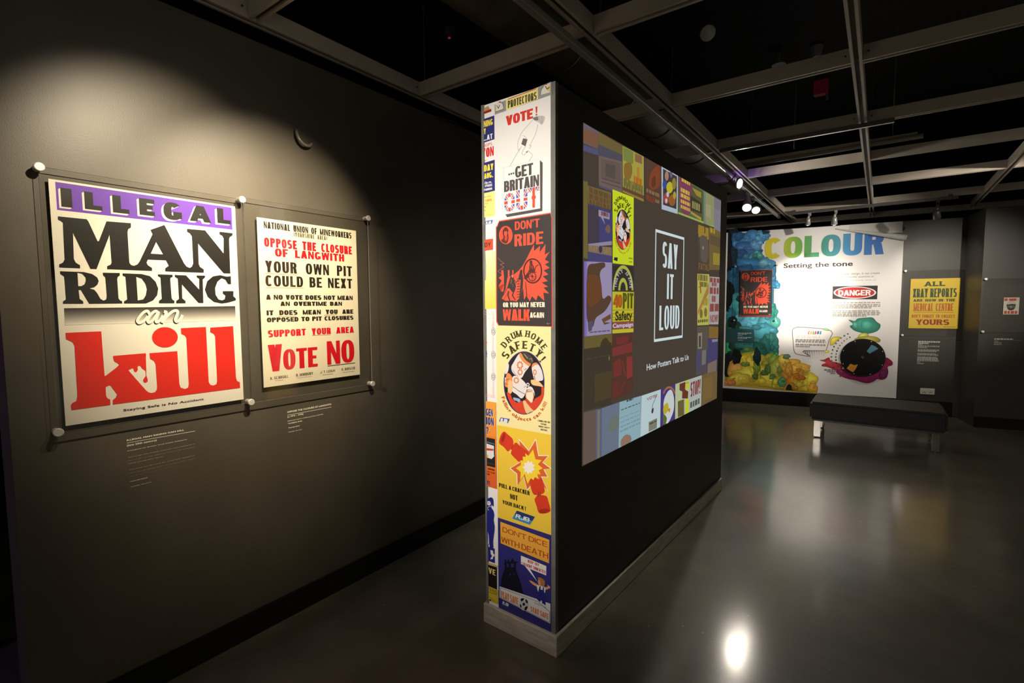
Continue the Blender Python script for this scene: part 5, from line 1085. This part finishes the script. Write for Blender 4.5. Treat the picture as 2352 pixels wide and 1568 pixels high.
# words in the middle
LW = (214, 230, 232)
a = X.crop(1320, 270, 4.48).at(826, 1146); b = X.crop(1320, 580, 3.136).at(773, 612)
ww, hh = .0125, .016; X.k += 1
for r in ((a[0], b[1], b[0], b[1] + hh), (a[0], a[1] - hh, b[0], a[1]), (a[0], b[1], a[0] + ww, a[1]), (b[0] - ww, b[1], b[0], a[1])): X.local([(r[0], r[1]), (r[2], r[1]), (r[2], r[3]), (r[0], r[3])], LW, step=False)
X.crop(1320, 270, 4.48).block('SAY', (897, 1542), (1056, 1312), LW, .20, .105, .10)
X.crop(1320, 580, 3.136).block('IT', (660, 334), (710, 158), LW, .20, .105, .11); X.block('LOUD', (605, 560), (753, 380), LW, .20, .105, .10)
X.type('How Posters Talk to Us', (514, 848), (818, 733), (206, 214, 216), .022)
tag(X.build('projection_glow_sheet', M_SLIDE), 'large glowing sheet standing in for a projected collage of posters with the framed words SAY IT LOUD', 'projection')

# ------------------------------------------------------------------ back wall: the colour display
bl, br_, tl, tr = BACK.uv(1663, 890), BACK.uv(2057, 915), BACK.uv(1673, 535), BACK.uv(2077, 521)
U0, U1, V0, V1 = bl[0] - .02, br_[0] + .004, .205, 2.578
bn = thing('display_banner', 'big white wall banner headed COLOUR with inky blue, green and yellow clouds', 'banner', BACK.w((U0 + U1) / 2, V0, 0))
B = Art(BACK, .004)
PW = (232, 230, 230)
B.crop(1640, 480, 3.485)
c0 = B.at(1085, 140); c1 = (U1, V1 - .21)
out = [(U0, V0), (U1, V0), (U1, c1[1]), (U1 - .30, V1 - .155), (U1 - .62, V1 - .075), (c0[0], V1), (U0, V1)]
B.local(out, PW, step=False)
for i in range(len(out)):
    (x0, y0), (x1, y1) = out[i], out[(i + 1) % len(out)]
    vs = [B.bm.verts.new(BACK.w(x, y, h)) for x, y, h in ((x0, y0, .003), (x1, y1, .003), (x1, y1, .004), (x0, y0, .004))]
    f = B.bm.faces.new(vs)
    for lp in f.loops: lp[B.ink] = (*lin(PW), 1)
B.k = 1
B.DZ = .000006; B.SUB = .0000004
# inky clouds down the left side
rnd = random.Random(11)
def clip_left(pts):
    return pts
def puff(cx, cy, rx, ry, col, n=5, rot=0.0, jag=.16):
    pts = []
    m = 16
    for i in range(m):
        a = 2 * math.pi * i / m; k = 1 + rnd.uniform(-jag, jag)
        x, y = rx * k * math.cos(a), ry * k * math.sin(a)
        X_, Y_ = cx + x * math.cos(rot) - y * math.sin(rot), cy + x * math.sin(rot) + y * math.cos(rot)
        lx = 113 - (Y_ - 197) * .0255
        pts.append((max(X_, lx), min(Y_, 1412 + (X_ - 82) * .07)))
    B.puff(pts, col)
def lobes(rows):
    for cx, cy, rx, ry, col in rows:
        puff(cx, cy, rx, ry, col)
        for _ in range(5):
            f = rnd.uniform(.80, 1.18); g = rnd.uniform(-9, 9); k = rnd.uniform(.16, .42); a = rnd.uniform(0, 6.28); d = rnd.uniform(.25, .85)
            puff(cx + rx * d * math.cos(a), cy + ry * d * math.sin(a), rx * k, ry * k * rnd.uniform(.6, 1.2), tuple(max(0, min(255, c * f + g)) for c in col), jag=.3)
LX = lambda y: 113 - (y - 197) * .0255
B.poly([(LX(197), 199), (445, 180), (440, 240), (400, 260), (360, 300), (395, 330), (360, 400), (420, 420), (490, 470), (495, 540), (480, 620), (478, 800), (505, 830), (470, 900), (520, 900), (500, 1000), (515, 1100), (490, 1180), (560, 1260), (700, 1240), (775, 1290), (740, 1330), (830, 1340), (800, 1400), (832, 1477), (LX(1412), 1412)], (58, 116, 150))
B.poly([(LX(1230), 1230), (300, 1190), (560, 1260), (700, 1240), (775, 1290), (740, 1330), (830, 1340), (800, 1400), (832, 1477), (LX(1412), 1412)], (206, 178, 62))
lobes([(150, 260, 60, 110, (22, 40, 60)), (230, 250, 100, 70, (52, 110, 168)), (330, 230, 90, 60, (66, 130, 184)), (390, 215, 60, 50, (84, 150, 196)), (260, 330, 120, 70, (58, 104, 166)), (340, 290, 50, 40, (92, 150, 200)), (200, 390, 90, 70, (40, 90, 146)), (145, 380, 50, 80, (18, 46, 60)), (120, 490, 36, 80, (16, 34, 48)), (300, 400, 70, 50, (60, 122, 160)), (350, 380, 50, 46, (74, 150, 150)), (330, 410, 36, 26, (40, 106, 112)), (280, 450, 120, 60, (52, 120, 176)), (420, 450, 70, 60, (84, 150, 196)), (400, 430, 40, 24, (110, 176, 200)), (250, 560, 110, 120, (48, 104, 160)), (400, 560, 90, 110, (76, 140, 186)), (495, 607, 36, 34, (54, 124, 170)), (470, 500, 30, 46, (62, 130, 176)), (160, 600, 70, 160, (34, 84, 120)),
       (120, 700, 44, 120, (12, 22, 28)), (230, 760, 110, 90, (70, 166, 176)), (330, 800, 130, 100, (92, 176, 190)), (440, 800, 70, 60, (60, 150, 150)), (470, 830, 44, 50, (52, 140, 134)), (300, 900, 150, 90, (84, 164, 192)), (420, 900, 80, 60, (70, 150, 170)), (490, 905, 40, 44, (76, 160, 150)), (130, 850, 40, 60, (40, 116, 140)), (170, 960, 60, 60, (30, 70, 60)), (260, 1000, 130, 60, (64, 140, 150)), (400, 980, 110, 70, (60, 136, 156)),
       (140, 1000, 70, 110, (26, 90, 60)), (120, 1120, 50, 80, (44, 150, 90)), (200, 1080, 90, 70, (24, 66, 60)), (300, 1080, 120, 60, (50, 120, 116)), (450, 1100, 64, 120, (44, 116, 112)), (410, 1120, 50, 110, (34, 96, 96)), (360, 1150, 60, 90, (30, 92, 84)), (470, 1190, 50, 60, (54, 128, 96)), (150, 1190, 70, 60, (14, 40, 34)), (120, 1280, 50, 90, (20, 24, 20))])
lobes([(260, 1200, 100, 90, (88, 140, 66)), (240, 1180, 60, 50, (60, 120, 70)), (280, 1260, 150, 120, (206, 186, 60)), (180, 1290, 70, 80, (222, 160, 80)), (330, 1180, 40, 40, (196, 186, 70)), (450, 1260, 80, 110, (176, 170, 56)), (480, 1210, 50, 50, (120, 150, 60)), (500, 1300, 70, 100, (150, 160, 70)), (300, 1330, 160, 80, (224, 206, 70)), (200, 1360, 90, 50, (228, 200, 76)), (420, 1370, 120, 60, (216, 196, 60)), (130, 1390, 50, 24, (214, 130, 80)), (340, 1270, 30, 60, (120, 140, 50)), (250, 1240, 40, 20, (110, 140, 60)), (330, 1340, 24, 24, (80, 110, 50)), (430, 1280, 26, 44, (92, 120, 50)), (470, 1340, 28, 24, (80, 130, 80)), (520, 1400, 56, 60, (190, 180, 60)), (545, 1385, 40, 40, (90, 150, 100)), (400, 1310, 30, 22, (70, 110, 60)),
       (620, 1250, 90, 50, (226, 180, 70)), (560, 1210, 44, 50, (222, 186, 74)), (700, 1270, 70, 44, (232, 184, 70)), (640, 1320, 90, 70, (226, 160, 60)), (650, 1390, 70, 80, (206, 136, 44)), (720, 1410, 90, 70, (236, 206, 66)), (770, 1370, 60, 60, (238, 210, 70)), (790, 1440, 44, 50, (222, 170, 50)), (610, 1440, 60, 50, (196, 150, 60)), (690, 1350, 40, 24, (196, 110, 40)), (600, 1290, 30, 60, (206, 150, 60))])
lobes([(118, 270, 26, 90, (10, 18, 26)), (112, 420, 30, 90, (8, 14, 18)), (112, 690, 30, 120, (8, 14, 16)), (150, 905, 36, 50, (14, 34, 40)), (180, 1180, 40, 60, (10, 20, 22)), (215, 720, 36, 30, (20, 60, 80)), (345, 1180, 30, 70, (16, 44, 44)), (580, 1180, 30, 20, (90, 120, 80)), (600, 1440, 26, 40, (40, 36, 24))])
B.poly([(100, 952), (320, 962), (325, 1074), (94, 1068)], (36, 76, 84))
for i, y in enumerate((990, 998, 1010, 1024, 1032, 1046)): B.words((190, y + 4), (300 - (i % 3) * 35, y + 1), (176, 190, 190), i, 5)
# heading
def hue(u, v):
    t = (u - h0) / (h1 - h0)
    st = [(0, (226, 206, 60)), (.16, (196, 200, 62)), (.30, (112, 172, 72)), (.5, (74, 150, 132)), (.68, (84, 156, 196)), (.85, (70, 130, 204)), (1, (66, 116, 196))]
    for (t0, c0_), (t1, c1_) in zip(st, st[1:]):
        if t <= t1: k = max(0, (t - t0) / (t1 - t0)); return tuple(c0_[i] + (c1_[i] - c0_[i]) * k for i in range(3))
    return st[-1][1]
h0, h1 = B.at(405, 400)[0], B.at(1365, 180)[0]
B.k += 2
B.block('COLOUR', (405, 400), (1366, 180), hue, .29, .21, .08)
DT = (58, 52, 50)
B.k = 1; B.DZ = .00002; B.SUB = .0000015
B.type('Setting the tone', (556, 472), (1112, 416), DT, .022)
PG = (150, 147, 146)
B.type('Colour is an incredibly influential device in poster design, it can create', (550, 540), (1327, 502), PG, .012)
B.type('atmosphere and mood in an instant. It can be either boldly assertive or', (550, 563), (1282, 530), PG, .012)
B.type('quietly persuasive, and has the power to communicate with us', (550, 586), (1297, 562), PG, .012)
B.type('without words.', (550, 612), (700, 598), PG, .012)
for g, (xx, ys) in enumerate(((548, (665, 680, 695, 725, 740, 758, 790, 805, 822)),)):
    for i, y in enumerate(ys): B.words((xx, y), (xx + 300 - (i % 3 == 2) * 90, y - 10), (186, 183, 182), i, 9)
for i, y in enumerate((752, 768, 780, 792, 818, 832, 846, 858)): B.words((947, y + 3), (1330 - (i == 3) * 70 - (i == 7) * 110, y - 8), (164, 160, 158), i, 11)
B.poly([(950, 618), (1310, 612), (1305, 722), (947, 720)], (48, 44, 46)); B.ell((1127, 668), 170, 49, (236, 232, 230)); B.ell((1127, 668), 158, 42, (186, 44, 44)); B.block('DANGER', (994, 694), (1256, 646), (238, 234, 232), .25, .19, .04)
# speech bubble and dots
bub = [(628, 970), (650, 950), (700, 945), (935, 972), (920, 1050), (900, 1120), (880, 1134), (718, 1136), (735, 1155), (768, 1178), (690, 1166), (655, 1156), (640, 1130), (632, 1050)]
B.line(spline(bub, True, 3), 5, (110, 92, 88), True)
B.block('THE', (662, 1002), (735, 972), (216, 212, 212), .1, .08, .1, slant=.2)
for ch, x, c in (('C', 750, (190, 80, 80)), ('O', 768, (220, 170, 70)), ('L', 788, (110, 160, 70)), ('O', 802, (200, 60, 70)), ('U', 822, (70, 90, 160)), ('R', 842, (60, 150, 150))): B.block(ch, (x, 1002), (x + 16, 976), c, .28, .2, slant=.15)
B.words((660, 1030), (850, 1010), (216, 212, 212), 3, 4)
for i, y in enumerate((1052, 1066, 1090, 1104)): B.words((652, y), (892 - (i == 3) * 120, y - 8), (150, 146, 146), i, 9)
for r in range(7):
    for c_ in range(12):
        x, y = 722 + c_ * 14 + (r % 2) * 7 + r * 6, 1134 + r * 11
        s_ = 5.2 - r * .55 - c_ * .16
        if s_ > 1 and x < 895: B.ell((x, y), s_, s_, (50, 46, 46), 8)
# splashes of paint round the disc
TE, YE, MG, RE2 = (54, 140, 120), (226, 206, 80), (170, 40, 110), (176, 52, 62)
B.puff([(1075, 885), (1125, 895), (1150, 875), (1215, 868), (1270, 868), (1300, 900), (1332, 925), (1322, 960), (1285, 985), (1215, 998), (1165, 985), (1120, 970), (1085, 935), (1120, 925)], TE); B.puff([(1180, 900), (1240, 890), (1280, 930), (1230, 970), (1180, 950)], (70, 160, 140)); B.puff([(1110, 905), (1150, 910), (1145, 950), (1115, 945)], (84, 168, 146))
B.puff([(1165, 1000), (1215, 990), (1240, 1010), (1210, 1030), (1150, 1035)], (190, 196, 90)); B.puff([(1120, 1040), (1200, 1018), (1290, 1020), (1332, 1045), (1320, 1066), (1270, 1060), (1180, 1050)], (176, 160, 70))
B.puff([(935, 1035), (975, 1020), (1015, 1025), (990, 1050), (960, 1080), (928, 1090)], YE); B.puff([(880, 1135), (915, 1130), (920, 1145), (895, 1150)], YE); B.puff([(865, 960), (895, 952), (930, 970), (900, 972)], (130, 180, 120))
B.puff([(845, 1208), (880, 1204), (920, 1186), (935, 1215), (990, 1228), (1030, 1250), (1010, 1300), (960, 1285), (905, 1262), (862, 1256), (868, 1240), (900, 1228)], RE2)
B.puff([(975, 1300), (1010, 1280), (1080, 1330), (1180, 1345), (1290, 1320), (1340, 1270), (1370, 1192), (1400, 1196), (1430, 1225), (1425, 1250), (1390, 1262), (1395, 1300), (1380, 1350), (1340, 1366), (1305, 1360), (1275, 1380), (1220, 1394), (1130, 1370), (1050, 1352), (1000, 1325)], MG); B.puff([(1330, 1290), (1392, 1290), (1370, 1350), (1320, 1350)], (110, 40, 90)); B.puff([(1375, 1200), (1420, 1222), (1412, 1245), (1380, 1240)], (140, 24, 60))
for i in range(30):
    a = math.radians(118 + (i // 2) * 7.6); r_ = 1.18 + (i % 2) * .2
    B.ell((1187 + 180 * r_ * math.cos(a), 1187 - 155 * r_ * math.sin(a)), rnd.uniform(5, 9), rnd.uniform(4, 7), rnd.choice(((60, 54, 54), (96, 90, 90), (120, 116, 112), (150, 130, 80))), 7)
for i, y in enumerate((1284, 1298, 1312)): B.words((880 + i * 25, y + 6), (975, y), (120, 116, 116), i, 4)
B.build('printed_sheet', M_MATTE, bn)
# rolled-over corner of the sheet and the bare strip behind it
bm = bmesh.new(); rings = []
p0, p1 = (U1 - .78, V1 - .04), (U1 + .012, V1 - .235)
for i in range(13):
    t = i / 12; rr = .006 + .034 * t
    cu, cv = p0[0] + (p1[0] - p0[0]) * t, p0[1] + (p1[1] - p0[1]) * t
    dirv = Vector((p1[0] - p0[0], p1[1] - p0[1])).normalized(); nx, ny = -dirv.y, dirv.x
    ring_ = []
    for k in range(17):
        a = -.5 + (5.2) * k / 16
        off = rr * math.sin(a) + .0; hgt = .005 + rr - rr * math.cos(a)
        ring_.append(bm.verts.new(BACK.w(cu + nx * (off + .02 * t), cv + ny * (off + .02 * t), hgt)))
    rings.append(ring_)
for r0, r1 in zip(rings, rings[1:]):
    for k in range(16): bm.faces.new((r0[k], r0[k + 1], r1[k + 1], r1[k]))
cc = link('curled_corner', bm, noisy('white banner vinyl', (.60, .59, .58), (.66, .65, .64), 8, .45), bn, True)
md = cc.modifiers.new('thickness', 'SOLIDIFY'); md.thickness = .0012
w0, w1 = BACK.uv(1950, 522), BACK.uv(2073, 524)
bm = bmesh.new(); obox(bm, BACK, U1 - .72, V1 - .14, U1 - .018, V1 + .006, .0015, .0028)
tag(link('bare_panel_strip', bm, noisy('bare white board', (.62, .60, .57), (.68, .66, .63), 10, .5)), 'plain white strip showing behind the peeled top corner of the banner', 'wall strip')

# the black turning disc
dc = BACK.uv(1980, 820.6); R_ = .262
dk = thing('colour_wheel', 'glossy black turning disc with blue and amber windows on the white banner', 'disc', BACK.w(dc[0], dc[1], .004))
bm = bmesh.new(); tube(bm, [BACK.w(dc[0], dc[1], .012), BACK.w(dc[0], dc[1], .018), BACK.w(dc[0], dc[1], .034), BACK.w(dc[0], dc[1], .038)], R_, 64, radii=[R_ * .25, R_, R_, R_ * .985]); link('disc', bm, M_DISC, dk)
bm = bmesh.new(); tube(bm, [BACK.w(dc[0], dc[1], .012), BACK.w(dc[0], dc[1], .05), BACK.w(dc[0], dc[1], .056)], .03, 24, radii=[.02, .02, .014]); link('spindle', bm, M_LAMPD, dk)
B_ = Art(BACK, .0385).crop(1640, 480, 3.485)
def window(pts, name, m):
    bm = bmesh.new(); v = [B_.at(*p) for p in pts]
    lo = [bm.verts.new(BACK.w(a, b, .037)) for a, b in v]; hi = [bm.verts.new(BACK.w(a, b, .0392)) for a, b in v]
    bm.faces.new(hi); n = len(v)
    for i in range(n): bm.faces.new((lo[i], lo[(i + 1) % n], hi[(i + 1) % n], hi[i]))
    o = link(name, bm, m, dk); return o
window([(1218, 1135), (1255, 1085), (1285, 1096), (1310, 1116), (1275, 1135), (1240, 1155)], 'window', M_BLUEG)['label'] = 'pale blue window'
window([(1058, 1272), (1088, 1235), (1120, 1246), (1148, 1240), (1128, 1280), (1108, 1302), (1080, 1288)], 'window', M_AMBER)['label'] = 'amber window'
for i in range(8):
    a = .4 + i * math.pi / 4
    bm = bmesh.new(); tube(bm, [BACK.w(dc[0] + R_ * .93 * math.cos(a), dc[1] + R_ * .93 * math.sin(a), .037), BACK.w(dc[0] + R_ * .93 * math.cos(a), dc[1] + R_ * .93 * math.sin(a), .040)], .006, 10); link('screw', bm, M_STEEL, dk)

# poster on the banner, with its cover
D = Art(BACK, .020); D.crop(1640, 480, 3.485)
a = D.at(204, 860); b = D.at(468, 484)
D.slab(a[0], a[1], b[0], b[1], .010, (200, 72, 50))
def HM(x, y):
    s = (x - 279) / (1003 - 279); t = (y - 98) / (1517 - 98) if True else 0
    yy = y - 150 + (x - 318) * (105 / 660) * max(0, 1 - (y - 150) / 1360)
    t = yy / 1372
    x0, x1 = 209 - 9 * t, 471 - 7 * t
    return (x0 + (x1 - x0) * s, 490 - 7 * s + (862 - 490 - 0 * s) * t)
D.k = 1
dont_ride(D, HM, False)
tag(D.build('safety_poster', M_PRINT), 'black and red poster DON\'T RIDE mounted over the blue ink on the banner', 'poster')
cover(BACK, ((1689.5, 612), (1783.5, 608.5), (1783, 737), (1687, 734)), 'clear acrylic cover over the black and red poster on the banner', heights=(.032, .037), r=.0125, pad=.004, foot=.012)

# yellow letterpress poster
Yp = Art(BACK, .012).crop(2040, 480, 3.336)
a = Yp.at(153, 912); b = Yp.at(553, 527)
YB = (240, 206, 62)
Yp.slab(a[0], a[1], b[0], b[1], .006, YB)
GN, OG, RD2 = (46, 84, 34), (206, 108, 24), (172, 46, 22)
Yp.k = 1
Yp.block('ALL', (275, 592), (437, 553), GN, .34, .24, .16, serif=.3); Yp.block('XRAY REPORTS', (186, 677), (526, 605), GN, .155, .12, .05, .18, serif=.25); Yp.block('ARE NOW IN THE', (191, 709), (511, 687), GN, .34, .24, .14, .7, serif=.2)
Yp.block('MEDICAL CENTRE', (192, 780), (497, 722), OG, .16, .13, .06, .28, serif=.25); Yp.line([(195, 789), (498, 791)], 3.4, OG); Yp.block("DON'T FORGET TO COLLECT", (178, 832), (508, 808), OG, .24, .18, .10, .5); Yp.block('YOURS', (212, 885), (467, 846), RD2, .30, .20, .10, serif=.25); Yp.words((420, 905), (515, 900), (190, 150, 50), 2, 6)
tag(Yp.build('printed_notice', M_PRINT), 'yellow letterpress poster about XRAY REPORTS in green and orange type', 'poster')
cover(BACK, ((2079.3, 622.5), (2222.8, 618.3), (2211, 772.3), (2070.5, 768)), 'clear acrylic cover over the yellow poster beside the banner', r=.0145, pad=.004)
Cn = Art(BACK, .0008).crop(2040, 480, 3.336)
for i, (y, w, kk) in enumerate(((1016, 170, 1), (1028, 82, 1), (1038, 36, 0), (1050, 172, 0), (1060, 72, 0), (1080, 170, 0), (1088, 150, 0), (1108, 140, 0), (1116, 160, 0), (1135, 150, 0), (1143, 162, 0), (1151, 160, 0), (1160, 165, 0), (1170, 24, 0), (1182, 54, 0))): Cn.words((230 - (y - 1016) * .06, y + 4), (230 - (y - 1016) * .06 + w, y - 3 + w * .0), (186, 184, 176) if kk else (140, 138, 132), i, 3 + w // 25)
tag(Cn.build('wall_caption', M_VINYL), 'small white caption lettered under the yellow poster, above the socket', 'caption')

# small portrait print at the right
S_ = Art(PIER, .014).crop(2040, 480, 3.336)
a = S_.at(875, 807); b = S_.at(1003, 677)
S_.slab(a[0], a[1], b[0], b[1], .006, (226, 220, 206)); S_.k = 1
S_.words((886, 704), (992, 684), (200, 70, 50), 1, 2); S_.words((884, 802), (990, 780), (200, 70, 50), 4, 3)
S_.blob([(902, 735), (912, 715), (935, 705), (960, 708), (972, 728), (972, 745), (960, 768), (935, 776), (912, 768)], (96, 90, 80)); S_.blob([(905, 718), (935, 704), (965, 710), (972, 728), (940, 726), (908, 732)], (206, 200, 186)); S_.line([(908, 735), (970, 733)], 9, (30, 28, 26)); S_.blob([(915, 752), (935, 762), (958, 756), (950, 772), (925, 774)], (40, 38, 34)); S_.blob([(930, 742), (942, 742), (944, 754), (930, 755)], (150, 142, 126))
tag(S_.build('portrait_print', M_PRINT), 'small black and red portrait print in the middle of the far right cover', 'print')
k0 = PIER.uv(2262, 641); k1 = PIER.uv(2255, 761); uL = (k0[0] + k1[0]) / 2
cover(PIER, [(uL, k0[1]), (uL + .70, k0[1]), (uL + .70, k1[1]), (uL, k1[1])], 'clear acrylic cover on the stepped-forward wall at the right edge', px=False, pad=.004)
Cn = Art(PIER, .0008).crop(2040, 480, 3.336)
Cn.words((813, 1000), (958, 992), (176, 174, 166), 1, 6); Cn.line([(958, 1003), (1021, 1008)], 2, (120, 118, 112)); Cn.words((812, 1014), (845, 1009), (150, 148, 142), 2, 2); Cn.words((811, 1027), (868, 1021), (150, 148, 142), 3, 3); Cn.words((809, 1040), (872, 1034), (150, 148, 142), 4, 4)
tag(Cn.build('wall_caption', M_VINYL), 'short white caption under the small portrait print at far right', 'caption')
